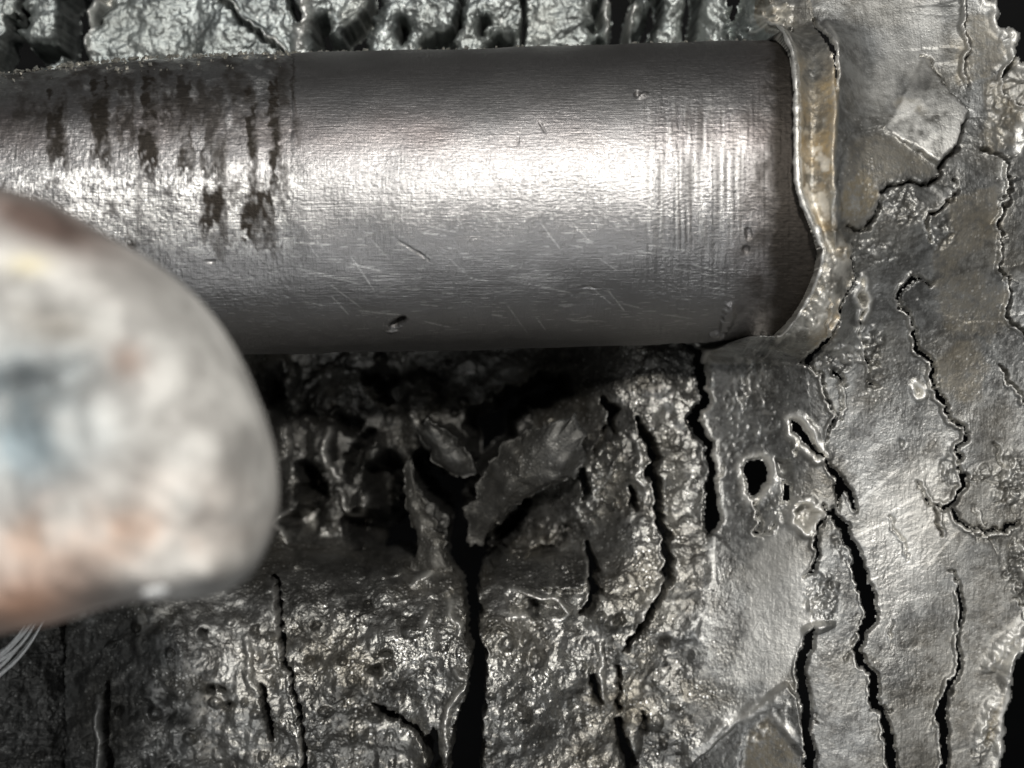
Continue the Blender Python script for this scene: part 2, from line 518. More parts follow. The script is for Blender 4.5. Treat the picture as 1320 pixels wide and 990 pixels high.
# below the lip the casing drops away under the shaft
H = np.where((X < XL - 1) & (np.abs(dyc) < RSH - 5) & (X > 900), np.minimum(H, 0) - 60, H)
ridge([(1060, 60), (1065, 117), (1068, 167), (1070, 233), (1074, 300)], 9, 4.0, 0.02, 0.3)
crack([(1051, 25, 3), (1058, 47, 7), (1064, 67, 8), (1067, 87, 6), (1070, 125, 2)], 80, True, lip=(-1, 6, 4), jit=0.03)
ridge([(1066, 25), (1072, 60), (1073, 110)], 8, 4, 0.04, 0.6)
ridge([(1036, 300), (1055, 330), (1050, 365), (1035, 395)], 8, 9, 0.03, 0.6)

WEAR_LIGHT[..., 2] = np.maximum(WEAR_LIGHT[..., 2], 1.0 * np.exp(-((D - 24) / 20) ** 2) * (X > XL) * sstep(300, 330, Y) * sstep(455, 420, Y) * np.clip(0.8 + n6 + n20, 0, 1))  # light on the fillet slope, painted bright
H = H + (X > XL) * (X < 1068) * (Y > 60) * (Y < 345) * (n20 * 2.2 + n6 * 1.6)
WEAR_LIGHT[..., 2] = np.maximum(WEAR_LIGHT[..., 2], (X > XL + 8) * (X < 1066) * sstep(120, 220, Y) * sstep(345, 320, Y) * 0.6 * sstep(0.0, 0.4, fbm(X, Y, 13, 3, 78)))  # broken highlights painted on the collar band
# --- upper sheet and its flap
FLAP = [(1140, 163), (1165, 118), (1187, 72), (1213, 103), (1248, 143), (1240, 167), (1230, 193), (1213, 213), (1190, 197), (1163, 182)]
PATCH = [(1075, 300), (1078, 230), (1085, 185), (1097, 173), (1113, 168), (1140, 163), (1163, 182), (1190, 197), (1213, 213), (1200, 237), (1180, 233), (1153, 237),
         (1137, 247), (1137, 263), (1127, 283), (1120, 293), (1103, 299)]
DF = plateau(FLAP, 9, 6, 0.04, tilt=(0.20, 0.02))
WEAR_LIGHT[..., 2] = np.maximum(WEAR_LIGHT[..., 2], 1.0 * sstep(1, -5, DF) * sstep(95, 165, Y - (X - 1190) * 0.25) * np.clip(0.75 + 1.2 * fbm(X + Y, X - Y, 22, 3, 79), 0, 1))  # lit lower right of the flap painted bright
WEAR_LIGHT[..., 2] = np.maximum(WEAR_LIGHT[..., 2], 0.5 * sstep(-0.1, 0.5, fbm(X, Y / 3, 40, 4, 80)) * right * sstep(170, 110, Y) * sstep(1085, 1150, X) * (X < 1240))
plateau(PATCH, -5, 4, 0.06, wear_light=(0, 0.5, 14))
stain(1105, 250, 30, 45, 20, 0, 0.9, 1)
stain(1186, 108, 16, 26, 20, 1, 0.75, 2, 0.3)
stain(1172, 138, 24, 14, 10, 0, 0.8, 3)
crack([(1187, 72, 0), (1213, 103, 1.5), (1248, 143, 3), (1240, 167, 6), (1230, 193, 7), (1213, 213, 5), (1216, 222, 3), (1200, 237, 3), (1180, 233, 2), (1153, 237, 2),
       (1137, 247, 3), (1137, 263, 3), (1127, 283, 5), (1120, 293, 6), (1103, 297, 4), (1090, 292, 1)], 26, False, jit=0.07, step=(-1, -16, 45))
crack([(1243, -30, 5), (1243, 20, 5), (1247, 50, 5), (1250, 67, 4), (1247, 100, 5), (1251, 113, 2)], 60, True, lip=(1, 16, 5), jit=0.06, step=(1, 12, 40))
crack([(1233, 230, 2), (1230, 257, 3), (1215, 268, 3), (1200, 273, 3), (1195, 287, 4), (1202, 312, 2)], 22, False, lip=(1, 5, 4), step=(1, 7, 30))
pit([(1263, 187), (1271, 187), (1274, 194), (1266, 195)], 60)
crack([(1268, 192, 3), (1293, 200, 3), (1302, 233, 4), (1305, 257, 5), (1295, 277, 5), (1297, 300, 4), (1293, 327, 4), (1302, 357, 4), (1302, 390, 5), (1297, 407, 5), (1310, 420, 4), (1330, 440, 4)],
      30, False, lip=(1, 9, 5), step=(-1, -14, 50), jit=0.12)
crack([(1288, 470, 2), (1297, 483, 3), (1317, 517, 3), (1340, 540, 3)], 20, False, lip=(1, 7, 5))
ridge([(1312, 133), (1318, 165), (1317, 197), (1306, 205)], 10, 6, 0.1)
pit([(1285, -60), (1285, 0), (1288, 17), (1284, 27), (1290, 37), (1307, 38), (1312, 53), (1310, 73), (1318, 82), (1400, 85), (1400, -60)], 150, lip=(10, 5))
crack([(1310, 73, 3), (1297, 90, 5), (1293, 100, 5), (1310, 130, 4), (1320, 134, 4), (1350, 140, 4)], 50, False, lip=(1, 12, 5), step=(-1, -30, 80))
for (sx, sy, sr) in ((1262, 60, 34), (1290, 150, 30), (1250, 390, 40), (1235, 470, 36), (1250, 300, 40)):
    stain(sx, sy, sr, sr * 1.5, 10, 0, 0.55, int(sx), 0.8)

# --- cracks down the right-hand panels
crack([(1102, 302, 1), (1098, 325, 4), (1098, 343, 5), (1098, 367, 6), (1083, 387, 5), (1075, 397, 5), (1077, 410, 4), (1067, 430, 7), (1060, 443, 8), (1045, 462, 12), (1033, 467, 4)],
      70, True, lip=(1, 7, 5), jit=0.07, step=(-1, -12, 30))
crack([(1028, 468, 2), (1047, 475, 3), (1060, 483, 4), (1062, 497, 4), (1067, 517, 4), (1073, 530, 4), (1070, 550, 4), (1065, 568, 1)], 45, True, lip=(1, 8, 4.5), step=(1, 5, 30))
pit([(1073, 476), (1082, 477), (1090, 487), (1093, 497), (1085, 498), (1078, 487)], 70)
pit([(1117, 490), (1127, 492), (1138, 497), (1130, 500), (1118, 499)], 70)
pit([(1113, 360), (1106, 383), (1110, 410), (1117, 383)], 26, False, lip=(6, 4))
crack([(1110, 410, 4), (1107, 430, 3), (1114, 445, 2), (1119, 465, 3), (1119, 490, 3)], 40, True, lip=(1, 7, 4))
for k in range(9):
    ridge([(1062 + k * 5 + RNG.uniform(-4, 4), 445 + (k % 4) * 6), (1082 + k * 5, 448 + (k % 4) * 6 + RNG.uniform(-3, 6))], 4, 2.5, 0.1, 0.5)
crack([(1200, 368, 3), (1190, 360, 4), (1177, 357, 5), (1163, 373, 6), (1160, 390, 5), (1173, 407, 4), (1177, 430, 4), (1182, 453, 5), (1197, 463, 5), (1200, 483, 6), (1208, 503, 6), (1218, 527, 6),
       (1223, 540, 5), (1243, 550, 4), (1245, 567, 5), (1238, 590, 5), (1245, 613, 7), (1243, 627, 7), (1233, 640, 8), (1227, 650, 7), (1210, 655, 5), (1198, 650, 4), (1190, 633, 3), (1183, 620, 2)],
      55, True, lip=(1, 9, 5), jit=0.11, step=(-1, 9, 45))
pit([(1197, 360), (1206, 362), (1203, 368), (1196, 366)], 50)
crack([(1227, 650, 4), (1232, 664, 9), (1240, 673, 6), (1253, 685, 4), (1270, 688, 5), (1295, 684, 5), (1303, 676, 8), (1312, 672, 4)], 55, True, lip=(1, 6, 5), jit=0.1, step=(1, 6, 40))
crack([(1205, 655, 3), (1207, 672, 3), (1213, 690, 2)], 30, False, lip=(-1, 6, 4))
pit([(1160, 567), (1166, 569), (1165, 578), (1161, 576)], 50)
pit([(1180, 497), (1187, 502), (1187, 510), (1182, 506)], 40, lip=(4, 4))
pit([(1017, 540), (1030, 542), (1043, 557), (1051, 572), (1060, 588), (1053, 590), (1043, 580), (1030, 567), (1019, 557)], 110, lip=(7, 5), jit=0.06)
crack([(1050, 578, 6), (1056, 585, 5), (1067, 597, 6), (1080, 613, 8), (1090, 627, 8), (1099, 647, 9), (1104, 662, 2)], 90, True, lip=(1, 5, 4), jit=0.06)
crack([(1082, 620, 6), (1081, 640, 4), (1082, 662, 2)], 60, True, jit=0.06)
pit([(963, 593), (975, 590), (987, 593), (990, 623), (983, 633), (973, 642), (962, 637)], 120, lip=(5, 5), jit=0.08)
pit([(1008, 618), (1022, 623), (1021, 645), (1008, 648)], 110, jit=0.08)
pit([(1000, 591), (1012, 594), (1020, 612), (1012, 622), (1003, 608)], 22, False, soft=3)
crack([(975, 640, 4), (976, 663, 3), (973, 686, 4), (981, 691, 3), (993, 686, 4), (998, 676, 5)], 45, True, lip=(1, 5, 4))
pit([(1030, 655), (1043, 650), (1056, 660), (1049, 672), (1040, 684), (1031, 676)], 24, False, lip=(9, 5), soft=3)
crack([(1062, 652, 5), (1068, 662, 8), (1055, 680, 6), (1053, 697, 8), (1055, 720, 5), (1048, 738, 7), (1037, 744, 4)], 70, True, lip=(1, 7, 4), jit=0.1)
crack([(1074, 655, 6), (1077, 667, 12), (1093, 697, 12), (1107, 723, 13), (1110, 750, 15), (1120, 770, 18), (1124, 798, 17), (1112, 816, 8), (1104, 838, 9), (1110, 857, 9), (1124, 866, 9), (1127, 880, 12),
       (1127, 907, 11), (1138, 917, 8), (1143, 947, 14), (1150, 990, 15), (1156, 1050, 15)], 150, True, lip=(1, 4, 4), jit=0.06, step=(-1, 7, 60))
crack([(1124, 914, 5), (1134, 915, 8), (1147, 916, 4)], 80, True)
crack([(1048, 812, 8), (1044, 822, 14), (1037, 843, 13), (1033, 860, 14), (1035, 893, 14), (1040, 927, 14), (1043, 960, 14), (1045, 990, 15), (1048, 1050, 15)], 150, True, lip=(1, 4, 4), jit=0.04)
blob(1055, 808, 20, 8, -10, 16)
blob(1040, 812, 8, 7, 0, 9)
crack([(1222, 735, 2), (1230, 737, 4), (1235, 763, 6), (1240, 793, 8), (1237, 817, 4), (1238, 847, 7), (1237, 863, 9), (1223, 890, 10), (1213, 927, 14), (1217, 957, 13), (1217, 990, 12), (1219, 1050, 12)],
      110, True, lip=(1, 8, 5), jit=0.05)
pit([(1400, 800), (1340, 822), (1316, 843), (1307, 860), (1303, 900), (1293, 960), (1285, 1000), (1280, 1060), (1400, 1060)], 200, lip=(8, 6), jit=0.06)
ridge([(1273, 868), (1275, 855), (1287, 843), (1300, 825), (1325, 795)], 18, 8, 0.05)
ridge([(1296, 885), (1297, 857), (1306, 840), (1325, 818)], 16, 6, 0.05)
ridge([(1262, 970), (1268, 930), (1282, 905), (1290, 890)], 9, 6, 0.08)
stain(1284, 925, 10, 45, 20, 0, 1.0, 5)
def rubble(cx, cy, rx, ry, ang_, amp, bright=0.8, sc=13):
    global H
    a = math.radians(ang_)
    u = ((X - cx) * math.cos(a) + (Y - cy) * math.sin(a)) / rx
    v = (-(X - cx) * math.sin(a) + (Y - cy) * math.cos(a)) / ry
    m = sstep(1.1, 0.6, np.sqrt(u * u + v * v) + fbm(X, Y, 20, 3, 90) * 0.5)
    f = fbm(X + Y * 0.3, Y - X * 0.3, sc, 3, 91)
    g = f + 0.5 * n6 + 0.3 * n3
    H = H + m * (g * 1.5 * amp)
    WEAR_LIGHT[..., 2] = np.maximum(WEAR_LIGHT[..., 2], 0.8 * m * bright * sstep(0.0, 0.7, g + n3 * 0.3))
    WEAR_LIGHT[..., 1] = np.maximum(WEAR_LIGHT[..., 1], 0.35 * m * sstep(0.0, -0.5, g))  # high spots coloured pale, low spots dark
rubble(1300, 615, 26, 40, 20, 9); rubble(1268, 608, 14, 9, -40, 9); rubble(1312, 735, 16, 44, 0, 10); rubble(1214, 908, 9, 34, 25, 7); rubble(1225, 600, 14, 32, 0, 4, 0.5, 9)
rubble(1035, 660, 36, 22, 20, 6, 0.8, 10); rubble(1085, 700, 12, 30, -15, 4, 0.6, 9); rubble(1060, 770, 20, 40, 0, 4, 0.35, 8); rubble(1080, 458, 30, 22, 20, 5, 0.5, 8); rubble(1125, 450, 14, 40, 0, 5, 0.6, 8)
rubble(1165, 262, 34, 26, 10, 4, 0.4, 7); rubble(1215, 300, 20, 30, 0, 4, 0.5, 9); rubble(1120, 325, 50, 16, 0, 5, 0.6, 9); rubble(1270, 945, 14, 40, 15, 6, 0.6, 10); rubble(1290, 130, 20, 60, 0, 4, 0.45, 18)
rubble(965, 560, 40, 130, 0, 2.0, 0.35, 6)

rubble(1040, 385, 24, 56, 28, 4, 0.7, 8); rubble(985, 446, 30, 14, -10, 5, 0.6, 8)
# the bent wedge at the bottom
WEDGE = [(885, 995), (923, 957), (963, 920), (993, 893), (1013, 880), (1025, 895), (1030, 920), (1034, 950), (1040, 1060), (870, 1060)]
plateau(WEDGE, 4, 5, 0.03, tilt=(0.28, -0.05))
plateau([(955, 1060), (962, 940), (990, 915), (1003, 930), (1020, 955), (1036, 978), (1044, 1060)], -10, 10, 0.04, tilt=(-0.1, -0.1), wear_light=(0, 0.8, 10))
ridge([(885, 993), (963, 921), (1012, 882)], 8, 9, 0.04, 0.7)
rubble(985, 935, 16, 70, 45, 2, 0.7, 8)
ridge([(990, 915), (1005, 930), (1022, 958)], 6, 5, 0.05)
# pale streaks on the panels
stain(1000, 780, 55, 140, 5, 2, 0.5, 8); stain(1170, 690, 60, 120, 15, 2, 0.4, 9)

for k in range(13):
    x0 = RNG.uniform(930, 1310); y0 = RNG.uniform(330, 980); L_ = RNG.uniform(18, 70); a_ = math.radians(RNG.uniform(60, 120))
    crack([(x0, y0, 1.2), (x0 + L_ * .5 * math.cos(a_), y0 + L_ * .5 * math.sin(a_), RNG.uniform(1.8, 3.4)), (x0 + L_ * math.cos(a_) + RNG.uniform(-8, 8), y0 + L_ * math.sin(a_), 1.0)],
          RNG.uniform(4, 10), False, lip=(RNG.choice([-1, 1]), RNG.uniform(1, 5), 3.2), jit=0.14)
# --- gap between panels and the pitted bed
crack([(880, 440, 6), (897, 453, 10), (901, 480, 14), (908, 515, 12), (897, 530, 12), (893, 545, 14), (903, 560, 12), (912, 572, 12), (917, 597, 10), (917, 623, 12), (918, 655, 18), (917, 672, 22), (914, 687, 8)],
      170, True, lip=(-1, 5, 5), jit=0.07, step=(-1, 14, 60))

# --- pitted bed: cavities, blades and cracks
pit([(655, 500), (690, 490), (727, 484), (735, 506), (693, 520), (660, 540), (663, 563), (637, 587), (613, 617), (597, 650), (586, 662), (570, 648), (545, 625), (532, 597), (545, 580), (575, 607), (604, 603),
     (610, 560), (625, 520)], 190, jit=0.12, soft=6)
crack([(586, 650, 16), (590, 690, 24), (600, 725, 34), (607, 750, 18), (607, 780, 16), (612, 830, 16), (617, 870, 18), (612, 900, 22), (605, 940, 34), (598, 990, 40), (596, 1050, 42)], 200, True, jit=0.06)
pit([(628, 712), (650, 672), (680, 640), (676, 660), (658, 688), (646, 716), (634, 738), (606, 742), (594, 716), (600, 690)], 170, soft=5)
pit([(520, 640), (534, 650), (556, 690), (572, 720), (560, 735), (530, 725), (505, 735), (470, 732), (455, 715), (475, 690), (500, 660)], 140, True, soft=8)
pit([(370, 668), (392, 650), (410, 648), (412, 675), (398, 697), (376, 692)], 90, False, soft=7)
pit([(452, 690), (470, 660), (500, 640), (520, 660), (512, 705), (480, 728), (455, 722)], 110, False, soft=10)
pit([(438, 530), (455, 538), (462, 556), (450, 560), (440, 548)], 60, True, soft=4)
pit([(455, 575), (470, 560), (485, 558), (472, 575), (462, 600), (452, 620), (448, 600)], 70, False, soft=5)
pit([(385, 600), (410, 612), (420, 640), (408, 650), (385, 640)], 110, False, soft=7)
pit([(475, 600), (500, 585), (515, 600), (508, 640), (490, 650), (474, 630)], 120, False, soft=9)
pit([(335, 470), (360, 470), (364, 500), (348, 520), (338, 500)], 80, False, soft=8)
pit([(470, 480), (510, 482), (512, 492), (500, 520), (488, 500), (472, 492)], 60, False, soft=6)
blob(578, 577, 50, 26, 45, 95, 0.6)       # grey blade in the cavity
blob(398, 540, 15, 11, 30, 40); blob(415, 575, 22, 34, 10, 30, 0.6); blob(482, 578, 16, 30, 20, 45, 0.6); blob(480, 568, 9, 9, 0, 18)
blob(527, 612, 9, 22, -5, 50, 0.7); blob(553, 541, 7, 5, 0, 26); blob(460, 650, 7, 20, 10, 34); blob(468, 630, 5, 10, 0, 26)
blob(490, 462, 10, 7, 0, 26); blob(375, 490, 12, 22, 15, 22); blob(545, 510, 32, 34, 0, 34, 0.7); blob(440, 505, 50, 36, 0, 24, 0.7)
stain(490, 515, 28, 10, 40, 0, 1.0, 11)
blob(700, 640, 110, 60, -32, 46, 0.5)     # sloping slab right of the cavity
ridge([(428, 548), (424, 565), (424, 600), (432, 612), (440, 618)], 30, 4, 0.06, 1.0)
ridge([(370, 546), (369, 562), (374, 578), (368, 590), (358, 592)], 26, 4, 0.06, 0.6)
ridge([(440, 628), (444, 650), (452, 664), (462, 668), (470, 655), (473, 635)], 26, 3.5, 0.05, 1.0)
ridge([(380, 655), (358, 668), (353, 674), (365, 686), (372, 700)], 22, 3.5, 0.04, 0.8)
ridge([(530, 530), (545, 562), (556, 578)], 24, 4, 0.05, 0.6)
ridge([(750, 600), (735, 608), (712, 617), (693, 628), (680, 634)], 14, 3, 0.03, 0.9)
ridge([(567, 708), (566, 728), (548, 742), (531, 758)], 26, 4, 0.05, 1.0)
ridge([(576, 768), (580, 793), (593, 807), (596, 818)], 14, 4, 0.05, 1.0)
ridge([(560, 780), (550, 795), (540, 815)], 12, 4, 0.06, 0.6)
ridge([(583, 860), (593, 872), (606, 878), (590, 895), (577, 917), (573, 937), (575, 995)], 20, 4, 0.05, 1.0)
crack([(560, 945, 8), (556, 960, 14), (562, 985, 14), (562, 1050, 12)], 90, True, jit=0.06)
pit([(480, 907), (490, 912), (507, 920), (511, 931), (500, 930), (490, 924)], 80, jit=0.1)
crack([(511, 925, 5), (530, 940, 5), (547, 960, 7), (557, 975, 8)], 45, False, jit=0.08, step=(-1, -10, 30))
ridge([(652, 764), (657, 758), (680, 765), (697, 772), (713, 770), (724, 780), (733, 791), (723, 799), (712, 798)], 16, 3.2, 0.03, 1.0)
ridge([(652, 797), (668, 794), (684, 797)], 8, 4, 0.1, 1.0)
pit([(686, 776), (694, 778), (693, 796), (686, 795)], 30, False, soft=4)
pit([(655, 770), (690, 775), (715, 780), (722, 790), (700, 793), (660, 790)], 16, False, soft=8)
crack([(757, 700, 4), (762, 717, 8), (768, 737, 12), (763, 753, 12), (772, 766, 12), (762, 781, 12), (750, 791, 6)], 80, True, jit=0.08, lip=(1, 6, 5))
plateau([(672, 700), (720, 718), (752, 742), (748, 760), (700, 757), (668, 735)], 14, 10, 0.08, tilt=(0.2, 0.15))
crack([(822, 540, 4), (828, 551, 8), (840, 573, 11), (845, 597, 11), (847, 630, 11), (850, 660, 9), (853, 680, 8), (857, 703, 8), (865, 723, 10), (863, 747, 9), (848, 778, 8), (825, 808, 5), (803, 840, 3)],
      140, True, jit=0.07, lip=(1, 8, 4), step=(-1, 8, 40))
ridge([(858, 748), (838, 780), (822, 802)], 12, 5, 0.05, 1.0)
ridge([(815, 560), (824, 600), (832, 650)], 8, 4, 0.08, 0.5)
crack([(778, 515, 8), (788, 525, 10), (788, 545, 8), (794, 560, 4)], 90, True, jit=0.1)
crack([(786, 545, 3), (776, 565, 4), (766, 584, 3)], 40, False)
crack([(750, 605, 6), (753, 622, 9), (752, 640, 5)], 80, True)
crack([(812, 628, 4), (817, 642, 7), (821, 656, 4)], 80, True)
ridge([(773, 825), (776, 847), (774, 870), (775, 893), (790, 917)], 12, 4, 0.06, 0.9)
crack([(764, 873, 5), (770, 890, 9), (775, 906, 5)], 60, True)
crack([(797, 860, 3), (800, 890, 3), (800, 915, 5)], 40, False)
crack([(798, 930, 7), (801, 955, 10), (806, 972, 9), (818, 988, 10), (822, 1050, 8)], 80, True)
crack([(830, 920, 4), (832, 945, 6)], 40, False)
blob(815, 955, 16, 40, 0, 14)
stain(820, 885, 30, 60, 10, 0, 0.35, 14, 0.9)
crack([(352, 745, 5), (358, 780, 6), (360, 805, 6), (363, 850, 6), (377, 870, 5), (377, 893, 4), (386, 930, 5), (389, 970, 5), (383, 1000, 5), (383, 1050, 5)], 70, True, jit=0.06, lip=(1, 5, 4), step=(1, -8, 40))
ridge([(320, 815), (320, 850), (319, 873), (332, 897)], 10, 4, 0.05, 0.5)
crack([(337, 885, 4), (341, 910, 9), (346, 930, 6), (349, 955, 3)], 70, True, jit=0.06)
ridge([(126, 895), (128, 913), (128, 950), (128, 990), (128, 1050)], 16, 4, 0.03, 0.8)
crack([(76, 790, 8), (77, 850, 6), (78, 930, 6), (77, 1050, 6)], 70, False, jit=0.02, step=(1, -60, 120))
crack([(138, 880, 2), (136, 930, 4), (136, 1050, 5)], 30, False, jit=0.03)
for k in range(60):                       # loose knobs all over the bed
    bx = RNG.uniform(140, 880); by = RNG.uniform(720, 1000); br = RNG.uniform(5, 13)
    blob(bx, by, br, br * RNG.uniform(0.5, 1.0), RNG.uniform(0, 180), RNG.uniform(5, 13))
for k in range(30):
    bx = RNG.uniform(340, 780); by = RNG.uniform(455, 740); br = RNG.uniform(5, 14)
    blob(bx, by, br, br * RNG.uniform(0.4, 1.0), RNG.uniform(0, 180), RNG.uniform(5, 18))
for k in range(16):
    bx = RNG.uniform(200, 880); by = RNG.uniform(760, 990)
    pit([(bx, by), (bx + RNG.uniform(4, 9), by + RNG.uniform(-3, 4)), (bx + RNG.uniform(3, 9), by + RNG.uniform(5, 11)), (bx - 2, by + RNG.uniform(4, 8))], RNG.uniform(12, 28), False, soft=4)
stain(300, 740, 230, 80, 0, 1, 0.5, 31, 0.8)  # shade below the lump painted dark
stain(520, 600, 220, 150, 0, 1, 0.85, 32, 0.5)  # shade in the hollow painted dark
stain(640, 470, 300, 62, -4, 1, 0.8, 34, 0.4)  # shade under the shaft painted onto the bed
stain(70, 900, 170, 190, 0, 1, 0.85, 33, 0.5)  # lump's shadow at the lower left, painted dark

# --- ribs of the upper rim: gaps between them
crack([(18, 20, 6), (10, 55, 16), (0, 95, 26)], 150, True, jit=0.1)
pit([(28, -10), (24, 20), (22, 45), (34, 62), (70, 58), (72, 76), (20, 90), (8, 70), (14, 40)], 120, True, soft=5)
pit([(78, -60), (76, 20), (72, 60), (78, 90), (106, 90), (106, 50), (108, 10), (110, -60)], 120, True, soft=5)
ridge([(117, -60), (119, 15), (113, 40), (115, 80)], 20, 5, 0.06)
pit([(124, 30), (130, 18), (160, -5), (180, -60), (122, -60)], 60, False, soft=12)
crack([(274, -20, 3), (283, 0, 4), (310, 27, 5), (338, 50, 4), (366, 76, 4)], 30, False, jit=0.06, lip=(-1, 9, 5), step=(1, 8, 60))
crack([(372, -60, 8), (374, 0, 9), (382, 18, 9), (385, 28, 4)], 100, True, jit=0.05)
ridge([(395, -60), (392, 10), (388, 40), (384, 72)], 14, 8, 0.05)
pit([(405, 75), (404, 40), (408, 22), (420, 18), (422, 45), (442, 48), (440, 42), (455, 28), (475, 3), (480, -60), (505, -60), (492, 5), (478, 25), (470, 50), (474, 66), (470, 80)], 160, soft=3)
pit([(512, 28), (516, 22), (523, 24), (524, 42), (517, 54), (512, 44)], 140, soft=2.5)
pit([(545, 74), (548, 50), (556, 46), (566, 42), (580, 38), (590, 15), (586, -60), (598, -60), (594, 20), (586, 45), (582, 74)], 150, soft=3)
pit([(620, 22), (628, 20), (632, 28), (622, 36), (624, 42), (617, 34)], 90, False, soft=4)
pit([(627, 62), (636, 52), (645, 46), (652, 54), (660, 52), (662, 64), (650, 72), (630, 72)], 120, True, soft=3)
blob(640, 42, 8, 8, 0, 22); blob(663, 43, 7, 8, 0, 22); blob(626, 20, 9, 6, 0, 18)
crack([(674, -60, 5), (675, 10, 6), (674, 40, 6), (672, 60, 3)], 120, True, jit=0.03)
pit([(764, -60), (763, 15), (768, 30), (758, 32), (768, 40), (774, 32), (772, -60)], 110, True, soft=3)
pit([(765, 54), (772, 46), (780, 50), (778, 60), (768, 60)], 70, True, soft=3)
ridge([(779, -60), (778, 10), (784, 28), (780, 48)], 16, 5, 0.06)
pit([(790, -60), (790, 15), (786, 45), (790, 70), (806, 70), (810, 30), (812, -60)], 160, True, soft=3, jit=0.05)
ridge([(817, -60), (816, 10), (814, 30), (810, 60)], 16, 4, 0.06)
pit([(820, 70), (822, 40), (828, 24), (838, 20), (836, -10), (832, -60), (852, -60), (854, 0), (852, 20), (846, 34), (840, 50), (842, 70)], 120, True, soft=4)
blob(829, 8, 9, 12, 0, 30)
pit([(884, -60), (884, 70), (901, 70), (904, 0), (904, -60)], 170, True, soft=3, jit=0.03)
pit([(940, -60), (938, 20), (942, 27), (956, 26), (960, 0), (958, -60)], 150, True, soft=3, jit=0.05)
for k in range(26):
    bx = RNG.uniform(935, 1015); by = RNG.uniform(-5, 45); br = RNG.uniform(4, 9)
    blob(bx, by, br, br * 0.7, RNG.uniform(0, 180), RNG.uniform(8, 22))
for k in range(5):
    ridge([(970 + RNG.uniform(-10, 10), 10 + k * 7), (1000, 12 + k * 6 + RNG.uniform(-5, 5)), (1022, 5 + k * 7)], 10, 2.5, 0.08, 0.9)
blob(985, 2, 14, 8, 20, 26)
stain(700, 30, 18, 30, 10, 0, 0.4, 41); stain(460, 15, 30, 20, -40, 0, 0.5, 42); stain(110, 20, 12, 30, 0, 0, 0.4, 43)

# nothing of the casting is needed inside the shaft
HOLE |= (X < 965) & (Y > 115 - 0.03 * X) & (Y < 415)
HOLE |= (X < XL - 6) & (Y > 70) & (Y < 420) & (X >= 900)

# ------------------------------------------------------------------ split the height field into its sheets, ribs and lumps
def region(pts):
    return inside(pts)

PART = np.zeros(X.shape, int)
names = []
def assign(mask, owner, name, mat, label=None):
    names.append((owner, name, mat, label))
    PART[mask] = len(names)

yb = 140
is_top = (Y < yb) & (X < 990)
def xline(x0, x70):
    return x0 + (x70 - x0) * Y / 70.0

CUTS = [(23, 12, 'rib'), (92, 90, 'rib'), (283, 367, 'shoulder'), (374, 390, 'rib'), (398, 402, 'rib'), (492, 440, 'rib'), (593, 566, 'rib'), (674, 672, 'rib'), (768, 768, 'rib'),
        (801, 797, 'rib'), (838, 830, 'rib'), (894, 892, 'rib'), (950, 952, 'rib')]
prev = np.full(X.shape, -1e6)
for (a, b, nm) in CUTS:
    cur = xline(a, b)
    assign(is_top & (X >= prev) & (X < cur), 'rim', nm, M_RIB)
    prev = cur
assign(is_top & (X >= prev), 'rim', 'burr_cluster', M_RIB)

bed_right = np.interp(Y, [440, 455, 515, 540, 570, 650, 690, 760, 900, 1060], [880, 898, 908, 895, 910, 917, 914, 905, 890, 870]) + jag * 22 * sstep(690, 740, Y)
is_bed = (Y >= yb) & (X < bed_right) & (Y > 400)
crk = np.interp(Y, [400, 500, 560, 620, 650, 725, 750, 830, 870, 900, 940, 1060], [660, 650, 630, 600, 588, 600, 607, 612, 617, 612, 605, 596])
c18 = np.interp(Y, [400, 745, 805, 850, 870, 930, 970, 1060], [340, 352, 360, 363, 377, 386, 389, 383])
c14 = np.interp(Y, [400, 515, 540, 573, 630, 703, 725, 747, 780, 840, 890, 930, 972, 1060], [760, 790, 822, 840, 847, 857, 865, 863, 848, 803, 800, 799, 806, 822])
assign(is_bed & (X < 77), 'bed', 'side_slab', M_BED, 'narrow dark slab at the left edge of the pitted metal')
assign(is_bed & (X >= 77) & (X < c18), 'bed', 'chunk', M_BED)
assign(is_bed & (X >= c18) & (X < crk) & (Y > 735), 'bed', 'chunk', M_BED)
assign(is_bed & (X >= c18) & (X < crk) & (Y <= 735), 'bed', 'ragged_hollow', M_BED, 'dark ragged hollow under the shaft with small curled edges')
assign(is_bed & (X >= crk) & (X < c14), 'bed', 'chunk', M_BED)
assign(is_bed & (X >= c14), 'bed', 'chunk', M_BED)

is_case = ((X >= 990) & (Y < yb)) | ((Y >= yb) & ~is_bed & ((X > 900) | (Y > 430)))
assign(is_case, 'casing', 'panel', M_CASING)
c4x = np.interp(Y, [300, 357, 373, 390, 407, 453, 483, 540, 567, 590, 613, 640, 655, 690, 737, 763, 793, 817, 863, 890, 927, 957, 1060],
                [1195, 1177, 1163, 1160, 1173, 1182, 1200, 1223, 1245, 1238, 1245, 1233, 1215, 1213, 1230, 1235, 1240, 1237, 1237, 1223, 1213, 1217, 1219])
c7x = np.interp(Y, [300, 343, 387, 410, 443, 467, 483, 530, 568, 578, 597, 627, 655, 667, 697, 723, 750, 798, 816, 838, 857, 866, 907, 917, 947, 1060],
                [1098, 1098, 1083, 1077, 1060, 1040, 1055, 1073, 1065, 1052, 1067, 1090, 1075, 1077, 1093, 1107, 1110, 1124, 1112, 1104, 1110, 1124, 1127, 1138, 1143, 1156])
low = is_case & (Y > 297)
assign(low & (X >= c7x) & (X < c4x), 'casing', 'panel', M_CASING)
assign(low & (X >= c4x), 'casing', 'panel', M_CASING)
c8x = np.interp(Y, [690, 744, 812, 860, 1060], [1054, 1037, 1048, 1033, 1048])
assign(is_case & (Y > 690) & (X >= c8x) & (X < c7x), 'casing', 'strip', M_CASING)
